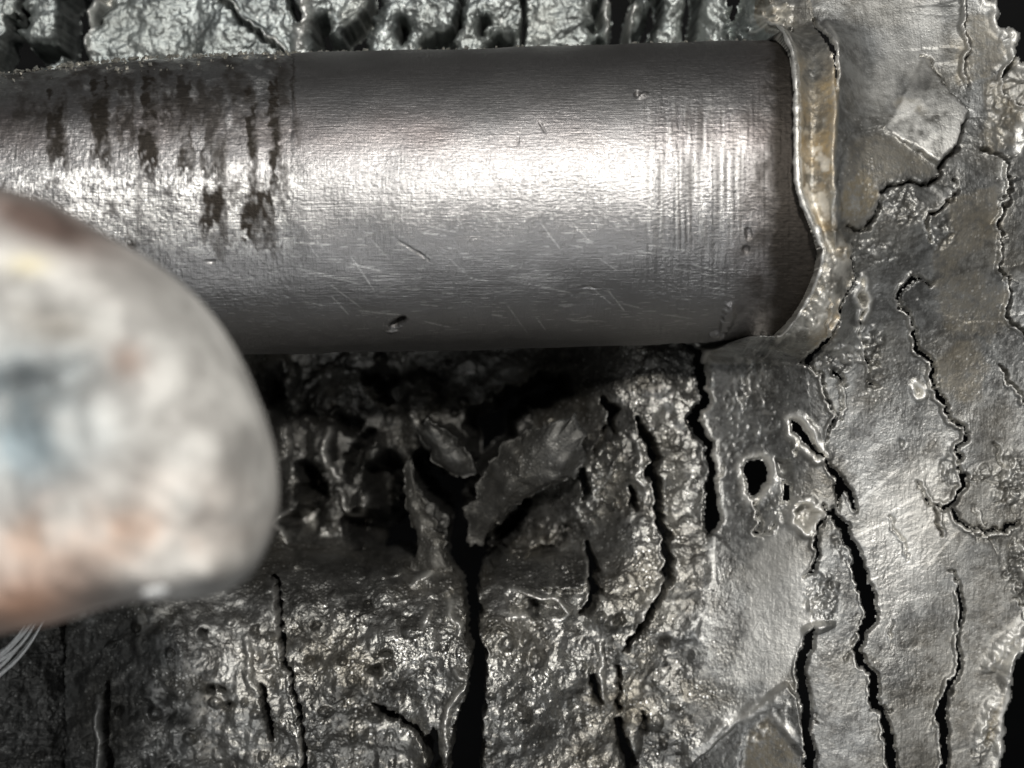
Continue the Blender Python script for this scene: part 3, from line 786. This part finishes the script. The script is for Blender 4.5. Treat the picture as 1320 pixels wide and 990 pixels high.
assign(is_case & region(WEDGE) & (Y > 878), 'casing', 'bent_wedge', M_CASING, 'bent wedge with a brownish face at the bottom edge')
assign(is_case & (X > 1000) & (Y <= 300), 'casing', 'sheet', M_CASING)
edge_x = np.interp(Y, [-60, 20, 67, 113, 143, 193, 230, 260, 300], [1243, 1243, 1250, 1250, 1247, 1230, 1233, 1228, 1200])
assign(is_case & (Y <= 300) & (X >= edge_x), 'casing', 'edge_strip', M_CASING)
assign(region(PATCH), 'casing', 'scorched_patch', M_CASING, 'brownish worn patch of sheet beside the collar')
assign(region(FLAP), 'casing', 'flap', M_CASING, 'bright pointed flap of torn sheet')
COLL = [(972, -20), (1040, -20), (1052, 28), (1064, 67), (1070, 125), (1070, 233), (1076, 300), (1098, 330), (1098, 367), (1077, 400), (1060, 443), (1040, 466), (1000, 452), (940, 446), (900, 430), (960, 240), (960, 40)]
assign(region(COLL) & ((X > XL - 8)), 'casing', 'collar', M_COLLAR, 'torn collar with a thin bright lip and a tan band round the shaft')
# tan deposit in the collar band
cb = (X > XL + 4) & (X < 1075) & (Y > 60) & (Y < 330)
WEAR_LIGHT[..., 0] = np.maximum(WEAR_LIGHT[..., 0], cb * np.clip(0.35 + 0.9 * fbm(X, Y, 26, 4, 77) + 0.5 * np.exp(-((X - 1066) / 8) ** 2) * (Y < 230), 0, 1) * sstep(60, 120, Y))
stain(1055, 420, 22, 38, 25, 0, 0.75, 51); stain(1080, 330, 14, 20, 0, 0, 0.8, 52)

VX = (X - CX) * KB * S; VY = (CY - Y) * KB * S; VZ = H * S
IDX = np.arange(NY * NX).reshape(NY, NX)
q = np.stack([IDX[1:, :-1], IDX[1:, 1:], IDX[:-1, 1:], IDX[:-1, :-1]], -1)
fp = PART[:-1, :-1]
fh = HOLE[:-1, :-1] & HOLE[1:, 1:] & HOLE[1:, :-1] & HOLE[:-1, 1:]
V = np.stack([VX, VY, VZ], -1).reshape(-1, 3)
Wf = np.concatenate([np.clip(WEAR_LIGHT, 0, 1), np.where(Y < 150, (0.2 + 0.22 * sstep(360, 420, X)) * (1 - right), COARSE)[..., None]], -1).reshape(-1, 4)

casing = thing('torn_casing', 'cracked and torn grey metal sheets peeling around the right end of the shaft', 'torn metal', at(1150, 500, -60))
bed = thing('pitted_block', 'dark pitted metal with black cavities and a deep crack below the shaft', 'pitted metal', at(560, 800, -160))
rim = thing('ribbed_rim', 'row of rough greenish grey metal ribs with black gaps above the shaft', 'ribbed metal', at(500, 10, -160))
owners = {'casing': casing, 'bed': bed, 'rim': rim}
for k, (own, nm, mat, lab) in enumerate(names, 1):
    sel = (fp == k) & ~fh
    f = q[sel]
    if len(f) < 12:
        continue
    cells = set(zip(*np.nonzero(sel)))
    comps = []
    while cells:
        st = [cells.pop()]; comp = [st[0]]
        while st:
            a, b = st.pop()
            for da in (-1, 0, 1):
                for db in (-1, 0, 1):
                    c = (a + da, b + db)
                    if c in cells:
                        cells.remove(c); st.append(c); comp.append(c)
        comps.append(comp)
    comps.sort(key=len, reverse=True)
    for ci, comp in enumerate(comps):
        if ci and len(comp) < 60:
            continue
        ca = np.array(comp)
        fq = q[ca[:, 0], ca[:, 1]]
        used, inv = np.unique(fq, return_inverse=True)
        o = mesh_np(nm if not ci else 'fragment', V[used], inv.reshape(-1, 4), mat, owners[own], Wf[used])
        if lab and not ci:
            o['label'] = lab

def tube(name, pts, radii, mat, parent, sides=8, wear_light=None):
    VV = []; F = []
    P3 = [np.array(p, float) for p in pts]; n_ = len(P3)
    for i, p in enumerate(P3):
        t = P3[min(i + 1, n_ - 1)] - P3[max(i - 1, 0)]; t /= np.linalg.norm(t)
        a = np.cross(t, [0, 0, 1.0]); a /= max(np.linalg.norm(a), 1e-6); b = np.cross(t, a)
        for s_ in range(sides):
            q_ = 2 * math.pi * s_ / sides
            VV.append(p + radii[i] * S * (math.cos(q_) * a + math.sin(q_) * b))
    for i in range(n_ - 1):
        for s_ in range(sides):
            F.append((i * sides + s_, i * sides + (s_ + 1) % sides, (i + 1) * sides + (s_ + 1) % sides, (i + 1) * sides + s_))
    w = None if wear_light is None else np.tile(wear_light, (len(VV), 1))
    return mesh_np(name, VV, F, mat, parent, w)

def field_z(px, py):
    j = min(max(int(round((py - GY[0]) / STEP)), 0), NY - 1); i = min(max(int(round((px - GX[0]) / STEP)), 0), NX - 1)
    return H[j, i], KB[j, i]

lp = [p for p in jitter([(a, b, 4.0) for a, b in COLLAR_LIP[2:]], 0.014, RNG) if p[1] < 437 or p[0] > 985]
pts = []; rad_ = []
for i, p in enumerate(lp):
    dy_ = p[1] - shaft_axis(p[0])
    z = max(math.sqrt(max(RSH ** 2 - dy_ ** 2, 0)) + 4, field_z(p[0] + 5, p[1])[0] - 1)
    k = field_z(p[0] + 5, p[1])[1]
    pts.append(((p[0] + 1 - CX) * k * S, (CY - p[1]) * k * S, z * S))
    t = i / len(lp)
    rad_.append((3.4 + 1.3 * math.sin(t * 3.1) + 1.5 * math.sin(i * 0.9) * math.sin(i * 0.37) + RNG.uniform(-.6, .6)) * (0.4 + min(1, t * 8, (1 - t) * 8) * 0.6) * (1.0 if p[1] < 320 else 0.6))
tube('lip', pts, rad_, M_CASING, casing, 10, (0.05, 0, 0.75, 0.3))

def flake(name, outline, z0, tilt, dome, parent, wear_light, rim=0.5, thick=7.0, seed=0, label=None):
    rng = random.Random(seed)
    P = jitter(outline, 0.12, rng, closed=True, minlen=3.5)[:-1]
    cx = sum(p[0] for p in P) / len(P); cy = sum(p[1] for p in P) / len(P)
    n_ = len(P); rings = 14
    px = np.array([p[0] for p in P]); py = np.array([p[1] for p in P])
    f = (np.arange(rings + 1) / rings) ** 0.8
    w_ = max(n_ // 7, 3); kk = np.hanning(2 * w_ + 1); kk /= kk.sum()
    sm = lambda q_: np.convolve(np.concatenate([q_[-w_:], q_, q_[:w_]]), kk, 'valid')
    e = (f ** 5)[:, None]
    fx = cx + f[:, None] * ((1 - e) * (sm(px) - cx)[None] + e * (px - cx)[None])
    fy = cy + f[:, None] * ((1 - e) * (sm(py) - cy)[None] + e * (py - cy)[None])
    zz = z0 + tilt[0] * (fx - cx) + tilt[1] * (fy - cy) + dome * (1 - f[:, None] ** 2)
    zz = zz + fbm(fx, fy, 40, 3, 500 + seed) * 12 + fbm(fx, fy, 9, 2, 520 + seed) * 1.6 - 10 * np.clip(f[:, None] - 0.8, 0, 1) * 5 * (0.5 + 0.5 * fbm(fx, fy, 30, 2, 580 + seed))
    k = (DCAM - z0) / DCAM
    top = np.stack([(fx - CX) * k, (CY - fy) * k, zz], -1)
    bot = top - np.array([0, 0, thick])
    V_ = np.concatenate([top.reshape(-1, 3), bot.reshape(-1, 3)]) * S
    I = np.arange((rings + 1) * n_).reshape(rings + 1, n_); J = np.roll(I, -1, 1); o2 = (rings + 1) * n_
    up = np.stack([I[:-1], J[:-1], J[1:], I[1:]], -1).reshape(-1, 4)[:, ::-1]
    dn = up[:, ::-1] + o2
    sd = np.stack([I[-1], J[-1], J[-1] + o2, I[-1] + o2], -1)
    w = np.tile(np.array(wear_light, float), (2 * o2, 1)); w[:, 1] = np.clip(w[:, 1] + 0.4, 0, 1); w[:, 3] = np.clip(w[:, 3] + 0.25, 0, 1)
    rimv = np.clip((f[:, None] > 0.93) * np.clip(0.5 + fbm(fx, fy, 10, 2, 540 + seed) * 1.6, 0, 1) * rim * 0.7 * sstep(-0.1, 0.3, fbm(fx, fy, 40, 2, 560 + seed)), 0, 1)
    w[:o2, 2] = np.maximum(w[:o2, 2], rimv.ravel())
    o = mesh_np(name, V_, np.concatenate([up, dn, sd]), M_CASING, parent, w)
    if label:
        o['label'] = label
    return o
flake('flake', [(597, 664), (612, 625), (637, 590), (662, 566), (700, 548), (742, 530), (756, 560), (750, 600), (722, 620), (690, 636), (662, 652), (648, 676), (622, 708), (600, 702)], -80, (0.30, -0.25), 14, bed,
      (0.15, 0.45, 0, 0.35), 0.1, 9, 1, 'large smooth dark flake sloping down beside the black cavity')
flake('flake', [(535, 548), (552, 538), (582, 560), (605, 584), (611, 604), (597, 617), (575, 607), (555, 584)], -130, (0.1, -0.4), 16, bed, (0.1, 0.4, 0, 0.3), 0.1, 9, 2)
flake('flake', [(519, 604), (530, 592), (541, 636), (560, 668), (578, 698), (584, 740), (560, 748), (540, 752), (534, 720), (526, 660)], -90, (0.25, 0.3), 8, bed, (0.25, 0.4, 0, 0.4), 0.35, 9, 5)

# added black sheet far below, so the openings read black
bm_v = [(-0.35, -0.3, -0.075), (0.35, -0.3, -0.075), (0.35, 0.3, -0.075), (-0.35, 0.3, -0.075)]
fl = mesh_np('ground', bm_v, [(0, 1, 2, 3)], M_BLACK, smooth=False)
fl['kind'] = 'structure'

# ------------------------------------------------------------------ the steel shaft
shaft = thing('steel_shaft', 'thick scratched steel shaft with dark burnt streaks lying across the middle', 'shaft', at(500, 260, 0))
xs = np.arange(-90, 1030, 1.5)
th = np.concatenate([np.linspace(-100, 100, 380), np.linspace(100, 260, 42)[1:-1]]) * math.pi / 180
TX, TH = np.meshgrid(xs, th)
front = np.cos(TH) > -0.2
PERS = DCAM / (DCAM - RSH * np.cos(TH))
TRUE_X = TX
PYv = CY + (shaft_axis(TX) + RSH * np.sin(TH) - CY) * PERS      # photo row and column of each point (front half)
TX = CX + (TX - CX) * PERS
R = np.full(TX.shape, RSH)
U_ = TH * RSH                                      # arc length, tenths of a millimetre
leftz = sstep(392, 364, TX + 16 * fbm(TX, U_, 22, 4, 3))
rightz = sstep(815, 850, TX)
R += fbm(TX, U_, 110, 3, 301) * 3.0 + fbm(TX / 10, U_, 6, 2, 302) * 0.10
R += leftz * (fbm(TX, U_, 14, 3, 303) * 0.8 + fbm(TX, U_ / 3, 7, 3, 304) * 0.5) * sstep(250, 120, PYv)
R += fbm(TX, U_, 3.2, 2, 305) * 0.22 * (0.4 + leftz + rightz * 0.6)
R += rightz * vnoise(TX / 3.5, U_ / 60, 306) * 0.35
R -= 1.0 * np.exp(-((TX - 375 + 2 * vnoise(U_ / 20, U_ * 0 + 2, 8)) / 1.8) ** 2) * sstep(250, 90, PYv)       # scribed line where the scale ends
R -= leftz * 0.8
R -= 17 * sstep(230, -60, TX) * sstep(170, 84, PYv) * front        # worn slope at the upper left
# chipped nick low on the shaft and a small pick on top
def nick(cx, cy, rx, ry, ang, depth):
    a = math.radians(ang)
    u = ((TX - cx) * math.cos(a) + (PYv - cy) * math.sin(a)) / rx
    v = (-(TX - cx) * math.sin(a) + (PYv - cy) * math.cos(a)) / ry
    qd = np.sqrt(u * u + v * v) + fbm(TX, U_, 6, 2, 311) * 0.3
    return depth * sstep(1.1, 0.5, qd) * front
R -= nick(513, 415, 12, 4.5, -28, 12)
R += nick(508, 426, 9, 1.4, -8, 1.5)
R -= nick(822, 122, 4, 4, 0, 5); R += nick(828, 124, 8, 2.5, -25, 3.5)
R -= nick(272, 338, 9, 2, 0, 2); R -= nick(965, 300, 5, 9, 0, 2.5); R -= nick(962, 322, 5, 6, 0, 2.5)
R += nick(938, 408, 9, 26, 18, 5) + nick(925, 432, 12, 5, 0, 5)
R += fbm(TX, U_, 5, 2, 315) * 0.5 * sstep(958, 985, TX)
for (cx, cy, ln, an) in ((530, 320, 26, 30), (700, 165, 12, 60), (668, 180, 10, 100), (760, 372, 14, 4), (545, 330, 16, 36)):
    R -= nick(cx, cy, ln, 1.1, an, 1.3)
# wear and painted light: mauve reflection, soot and shade, coarse scraping
end_stain = sstep(925, 985, TX + 14 * fbm(TX, U_, 26, 3, 321))
tint = np.exp(-((PYv - 168) / 34) ** 2) * (0.55 + 0.6 * fbm(TX, U_, 120, 3, 320)) * front  # mauve reflection fringe above the highlight, painted as colour
tint = np.maximum(tint, end_stain * 0.35)
soot_shade = np.zeros(TX.shape)
def streak(x0, x1, y0, y1, val, seed, ragg=18):
    e = fbm(TX, U_ / 3, 10, 4, seed) + 0.6 * fbm(TX, U_, 7, 3, seed + 50)
    mx = sstep(x0 - 3, x0 + 3, TX + e * 8) * sstep(x1 + 3, x1 - 3, TX + e * 8)
    my = sstep(y0 - 14, y0 + 10, PYv + e * ragg) * sstep(y1 + 8, y1 - 8, PYv + e * ragg * 2.2)
    return np.clip(val * 1.1 * mx * my * np.clip(0.85 + 0.8 * e + 0.3 * fbm(TX, U_, 24, 3, seed + 90), 0, 1), 0, 1)
for i, (x0, x1, y0, y1, v_) in enumerate(((62, 86, 110, 214, .9), (116, 142, 98, 206, 1), (150, 176, 95, 185, .8), (180, 204, 96, 222, 1), (206, 226, 90, 170, .8), (228, 250, 100, 232, .85),
        (262, 292, 110, 240, .75), (258, 292, 248, 304, 1), (318, 332, 120, 242, .95), (346, 362, 100, 240, 1), (312, 354, 248, 318, 1), (290, 312, 240, 262, .7), (360, 372, 215, 250, .7),
        (20, 44, 100, 190, .5), (376, 384, 70, 170, .8), (140, 150, 250, 285, .6), (176, 184, 220, 320, .35), (160, 176, 312, 326, .9), (270, 300, 310, 322, .6))):
    soot_shade = np.maximum(soot_shade, streak(x0, x1, y0, y1, v_, 330 + i))
mott = np.clip(0.40 + 1.4 * fbm(TX, U_ / 2.0, 16, 4, 360), 0, 1)
soot_shade = np.maximum(soot_shade, leftz * mott * sstep(205, 140, PYv) * 0.85)
soot_shade = np.maximum(soot_shade, 0.75 * sstep(952, 990, TX + 6 * fbm(TX, U_, 20, 3, 361)) * np.clip(0.55 + 0.9 * fbm(TX, U_, 16, 3, 362), 0, 1))
soot_shade = np.maximum(soot_shade, (1 - leftz) * 0.42 * sstep(165, 105, PYv + 22 * fbm(TX, U_, 70, 3, 363)))  # darker towards the upper edge, right of the scale
soot_shade = np.maximum(soot_shade, sstep(972, 1004, TX + 8 * fbm(TX, U_, 18, 3, 323)) * 0.97)  # shadow gap beside the collar lip, painted dark
soot_shade = np.maximum(soot_shade, 0.8 * end_stain * np.clip(0.55 + 1.1 * fbm(TX, U_, 22, 4, 322), 0, 1))
soot_shade = np.maximum(soot_shade, nick(514, 413, 17, 7, -28, 1.0))  # inside of the nick coloured dark
soot_shade = np.maximum(soot_shade, 0.5 * sstep(400, 440, PYv) * front)  # darker towards the lower edge
soot_shade = np.maximum(soot_shade, sstep(0.42, 0.62, fbm(TX, U_, 12, 3, 365)) * 0.5 * sstep(170, 250, PYv) * sstep(330, 280, PYv) * (leftz + .3 * rightz))
cols = np.clip(np.abs(vnoise(TX / 5.0, U_ / 90, 366)) * 1.5 - 0.35, 0, 1)
soot_shade = np.maximum(soot_shade, rightz * cols * 0.5 * sstep(110, 150, PYv) * sstep(340, 280, PYv))
coarse = np.clip(leftz * 0.15 + 0.30 * np.exp(-((PYv - 230) / 50) ** 2) + rightz * 0.25, 0, 1)
SV = np.stack([(TRUE_X - CX) * S, (CY - (shaft_axis(TRUE_X) + R * np.sin(TH))) * S, R * np.cos(TH) * S], -1)
nt_, nx_ = TX.shape
ID = np.arange(nt_ * nx_).reshape(nt_, nx_)
IDn = np.roll(ID, -1, 0)
sq = np.stack([ID[:, :-1], IDn[:, :-1], IDn[:, 1:], ID[:, 1:]], -1).reshape(-1, 4)
bare_shine = leftz * sstep(-0.35, 0.15, fbm(TX / 2.5, U_, 9, 4, 371)) * sstep(185, 235, PYv + 25 * fbm(TX, U_ / 3, 12, 3, 372)) * sstep(345, 300, PYv) * 0.75  # white highlight on the left part, painted brighter
bare_shine = np.maximum(bare_shine, leftz * sstep(0.12, 0.40, fbm(TX - U_ * 0.5, U_ * 0.6, 22, 4, 373)) * sstep(215, 150, PYv) * 0.65 * front)
bare_shine = np.maximum(bare_shine, 0.3 * sstep(0.25, 0.5, fbm(TX * 2, U_ * 2, 9, 3, 374)) * sstep(170, 200, PYv) * sstep(310, 280, PYv))  # speckle of the highlight band painted in
bare_shine = np.maximum(bare_shine, rightz * 0.45 * sstep(0.0, 0.4, vnoise(TX / 4.0, U_ / 50, 375)) * sstep(110, 150, PYv) * sstep(330, 280, PYv))
ang_lines = sstep(0.45, 0.7, fbm(TX / 9, U_, 2.2, 2, 376)) * 0.35 * sstep(250, 290, PYv) * front
bare_shine = np.maximum(bare_shine, nick(507, 425, 8, 1.6, -8, 0.9))
rs = random.Random(44)
for _ in range(46):
    cx_, cy_ = rs.uniform(380, 960), rs.uniform(285, 425); a_ = math.radians(rs.choice([rs.uniform(2, 14), rs.uniform(2, 14), rs.uniform(30, 55)])); ln_ = rs.uniform(8, 34)
    i0 = max(int((TRUE_X[0] > cx_ - 70).argmax()) - 2, 0); sl = slice(i0, i0 + 110)
    u_ = ((TX[:, sl] - cx_) * math.cos(a_) + (PYv[:, sl] - cy_) * math.sin(a_)) / ln_; v_ = (-(TX[:, sl] - cx_) * math.sin(a_) + (PYv[:, sl] - cy_) * math.cos(a_)) / 0.9
    bare_shine[:, sl] = np.maximum(bare_shine[:, sl], rs.uniform(.25, .7) * np.exp(-v_ ** 2) * sstep(1, .7, np.abs(u_)) * front[:, sl])
bare_shine = np.maximum(bare_shine, ang_lines) * (1 - np.clip(soot_shade * 1.2, 0, 1))
swear_light = np.clip(np.stack([tint, soot_shade, coarse, bare_shine], -1), 0, 1).reshape(-1, 4)
mesh_np('barrel', SV.reshape(-1, 3), sq, M_SHAFT, shaft, swear_light)
for nm, col_, flip in (('end_cap', -1, False), ('end_cap', 0, True)):
    ring = SV[:, col_, :]
    cpt = ring.mean(0, keepdims=True)
    vv = np.concatenate([ring * 0.999 + cpt * 0.001, cpt])
    tri = [(i, (i + 1) % nt_, nt_) if not flip else ((i + 1) % nt_, i, nt_) for i in range(nt_)]
    mesh_np(nm, vv, tri, M_SHAFT, shaft, np.tile([0, .6, .3, 0], (nt_ + 1, 1)))

# ------------------------------------------------------------------ grit along the upper edge of the shaft
def crumbs(name, spots, mat, parent=None):
    rng = random.Random(3)
    vv = []; ff = []
    for (x, y, z, r) in spots:
        b = len(vv)
        base = [(1, 0, 0), (-1, 0, 0), (0, 1, 0), (0, -1, 0), (0, 0, 1), (0, 0, -1)]
        a = rng.uniform(0, 6.28); ca, sa = math.cos(a), math.sin(a)
        sx, sy, sz = r * rng.uniform(.5, 1.3), r * rng.uniform(.5, 1.3), r * rng.uniform(.5, 1.1)
        tx, ty = rng.uniform(-.6, .6), rng.uniform(-.6, .6)
        for (p, q_, w) in base:
            px_, py_, pz_ = p * sx, q_ * sy, w * sz
            px_, py_ = px_ * ca - py_ * sa + pz_ * tx, px_ * sa + py_ * ca + pz_ * ty
            vv.append(((x - CX + px_) * S, (CY - y + py_) * S, (z + pz_) * S))
        for (i, j, k_) in ((0, 2, 4), (2, 1, 4), (1, 3, 4), (3, 0, 4), (2, 0, 5), (1, 2, 5), (3, 1, 5), (0, 3, 5)):
            ff.append((b + i, b + j, b + k_))
    return mesh_np(name, vv, ff, mat, parent, smooth=False)

spots = []
rg = random.Random(12)
for k in range(620):
    x = rg.uniform(-30, 480) if rg.random() < 0.85 else rg.uniform(480, 985)
    a = -math.pi / 2 + abs(rg.gauss(0.02, 0.16 if x < 380 else 0.05))
    if x < 380 and rg.random() < 0.25:
        a = -math.pi / 2 + rg.uniform(0, 0.6)
    r = min(abs(rg.gauss(0, 1.5)) + 0.7, 5.0)
    t_ = min(max((230 - x) / 290, 0), 1); rs_ = RSH - 17 * t_ * t_ * (3 - 2 * t_)
    y = 266.5 - 0.0285 * (x - 300) + rs_ * math.sin(a); z = rs_ * math.cos(a)
    spots.append((x, y - 0.3 * r, z + 0.3 * r, r))
g = crumbs('grit', spots, M_CHIP)
g['kind'] = 'stuff'; g['label'] = 'pale metal grit strewn along the upper edge of the shaft'; g['category'] = 'grit'

# ------------------------------------------------------------------ out-of-focus pale lump in front
LZ = 780.0
OUT = [(0, 243), (60, 258), (110, 288), (160, 318), (215, 352), (262, 396), (298, 447), (323, 500), (342, 550), (354, 600), (357, 650), (346, 700), (322, 745), (285, 766), (232, 770), (190, 767),
       (140, 779), (90, 796), (40, 806), (-40, 820), (-180, 800), (-260, 700), (-280, 560), (-260, 400), (-180, 290), (-80, 245)]
LC = (70, 560)
ang = np.array([math.atan2(p[1] - LC[1], p[0] - LC[0]) for p in OUT]); rad = np.array([math.hypot(p[0] - LC[0], p[1] - LC[1]) for p in OUT])
o_ = np.argsort(ang); ang = ang[o_]; rad = rad[o_]
NA = 300
aa = np.linspace(-math.pi, math.pi, NA, endpoint=False)
rr = np.interp(aa, np.concatenate([ang - 2 * math.pi, ang, ang + 2 * math.pi]), np.tile(rad, 3))
ker = np.exp(-(np.arange(-9, 10) / 3.2) ** 2); ker /= ker.sum()
rr = np.convolve(np.concatenate([rr[-9:], rr, rr[:9]]), ker, 'valid')
NS = 90
phi = np.linspace(0.003, math.pi - 0.003, NS)
AA, PH = np.meshgrid(aa, phi)
sr = np.sin(PH)
lx = LC[0] + rr[None] * sr * np.cos(AA); ly = LC[1] + rr[None] * sr * np.sin(AA)
dep = np.sign(np.cos(PH)) * np.sqrt(1 - sr ** 6)
lz = dep * 150
frontm = (dep > 0)
lx0, ly0 = lx, ly
ap = (DCAM - LZ) / (DCAM - LZ - lz)
lx = CX + (lx - CX) * ap; ly = CY + (ly - CY) * ap      # where each point shows
lz = lz + frontm * (fbm(lx, ly, 170, 3, 401) * 20 + fbm(lx, ly, 45, 3, 402) * 5)
def lg(cx, cy, rx, ry, ang_=0):
    a = math.radians(ang_)
    u = ((lx - cx) * math.cos(a) + (ly - cy) * math.sin(a)) / rx
    v = (-(lx - cx) * math.sin(a) + (ly - cy) * math.cos(a)) / ry
    return np.exp(-(u * u + v * v))
lz = lz - frontm * (26 * lg(40, 500, 120, 26, -20) + 22 * lg(70, 415, 60, 30, 10) + 8 * lg(318, 610, 22, 50, 15) + 16 * lg(30, 285, 90, 26, 10))
lz = lz + frontm * (16 * lg(140, 560, 70, 60) + 14 * lg(285, 735, 55, 22, -12) + 12 * lg(190, 470, 50, 50))
tc = np.ones(lx.shape + (3,))
tc *= 1.0
def tintc(mask, col):
    global tc
    tc = tc * (1 - mask[..., None]) + np.array(col) * mask[..., None]
nz = 0.6 + 0.8 * fbm(lx, ly, 60, 3, 403)
tintc(np.clip(lg(0, 580, 112, 125) * nz * 1.5, 0, 1), (0.56, 0.70, 0.80))
tintc(np.clip(lg(60, 490, 130, 40, -18) * 0.45, 0, 1), (0.55, 0.62, 0.68))  # shading of the groove painted bluish grey
tintc(np.clip(lg(90, 690, 210, 60, -6) * nz * 1.1, 0, 1), (1.0, 0.76, 0.64))
tintc(np.clip(lg(30, 780, 90, 40, -10) * 1.0, 0, 1), (1.15, 0.72, 0.54))
tintc(np.clip(lg(165, 465, 26, 24, 30) * 0.8, 0, 1), (0.85, 0.66, 0.58))
tintc(np.clip(lg(50, 285, 130, 36, 20) * 1.1, 0, 1), (0.26, 0.19, 0.17))
tintc(np.clip(lg(70, 420, 60, 26, 15) * 0.8, 0, 1), (0.36, 0.34, 0.31))
tintc(np.clip(lg(36, 342, 26, 14) * 0.7, 0, 1), (1.25, 1.15, 0.82))  # yellowish highlight painted on
tc = tc * np.array([1.0, 0.985, 0.965])
kz = (DCAM - LZ) / DCAM
LV = np.stack([(lx0 - CX) * kz * S, (CY - ly0) * kz * S, (LZ + lz) * S], -1).reshape(-1, 3)
ID = np.arange(NS * NA).reshape(NS, NA); IR = np.roll(ID, -1, 1)
lq = np.stack([ID[:-1], ID[1:], IR[1:], IR[:-1]], -1).reshape(-1, 4)
lump = thing('metal_lump', 'blurred rounded pale lump with bluish and pinkish tints close in front at the left', 'metal lump', at(70, 560, LZ))
mesh_np('body', LV, lq, M_LUMP, lump, tc.reshape(-1, 3), 'tint')

def ball(name, px, py, z, r, mat, parent, squash=0.8):
    k = (DCAM - z) / DCAM
    u = np.linspace(0, math.pi, 14); v = np.linspace(0, 2 * math.pi, 20, endpoint=False)
    VV = []
    for i in u:
        for j in v:
            rr_ = r * (1 + 0.08 * math.sin(3 * j + i * 2))
            VV.append((((px - CX) * k + rr_ * math.sin(i) * math.cos(j)) * S, ((CY - py) * k + rr_ * squash * math.sin(i) * math.sin(j)) * S, (z + rr_ * math.cos(i)) * S))
    n_ = len(v); F = []
    for i in range(len(u) - 1):
        for j in range(n_):
            F.append((i * n_ + j, (i + 1) * n_ + j, (i + 1) * n_ + (j + 1) % n_, i * n_ + (j + 1) % n_))
    return mesh_np(name, VV, F, mat, parent)
ball('bead', 198, 755, LZ + 118, 13, M_FIBRE, lump)

# ------------------------------------------------------------------ frayed bright wires at the lower left
frayed = thing('frayed_wires', 'thin bright frayed strands at the left edge below the pale lump', 'wire strands', at(20, 835, 300))
rg = random.Random(5)
for k in range(7):
    x0, y0 = 58 - k * 4 + rg.uniform(-3, 3), 798 + k * 1.5
    x1, y1 = -20 + rg.uniform(-6, 6) - k * 2, 878 + rg.uniform(-8, 8) - k * 4
    pts = []
    for i in range(9):
        t = i / 8
        pts.append(at(x0 + (x1 - x0) * t + 6 * math.sin(t * 3.1) * (1 if k % 2 else 0.3), y0 + (y1 - y0) * t + 7 * math.sin(t * 3.1), 190 + 10 * k - 20 * t))
    tube('strand', pts, [1.0 + 0.3 * i for i in range(9)], M_FIBRE, frayed)
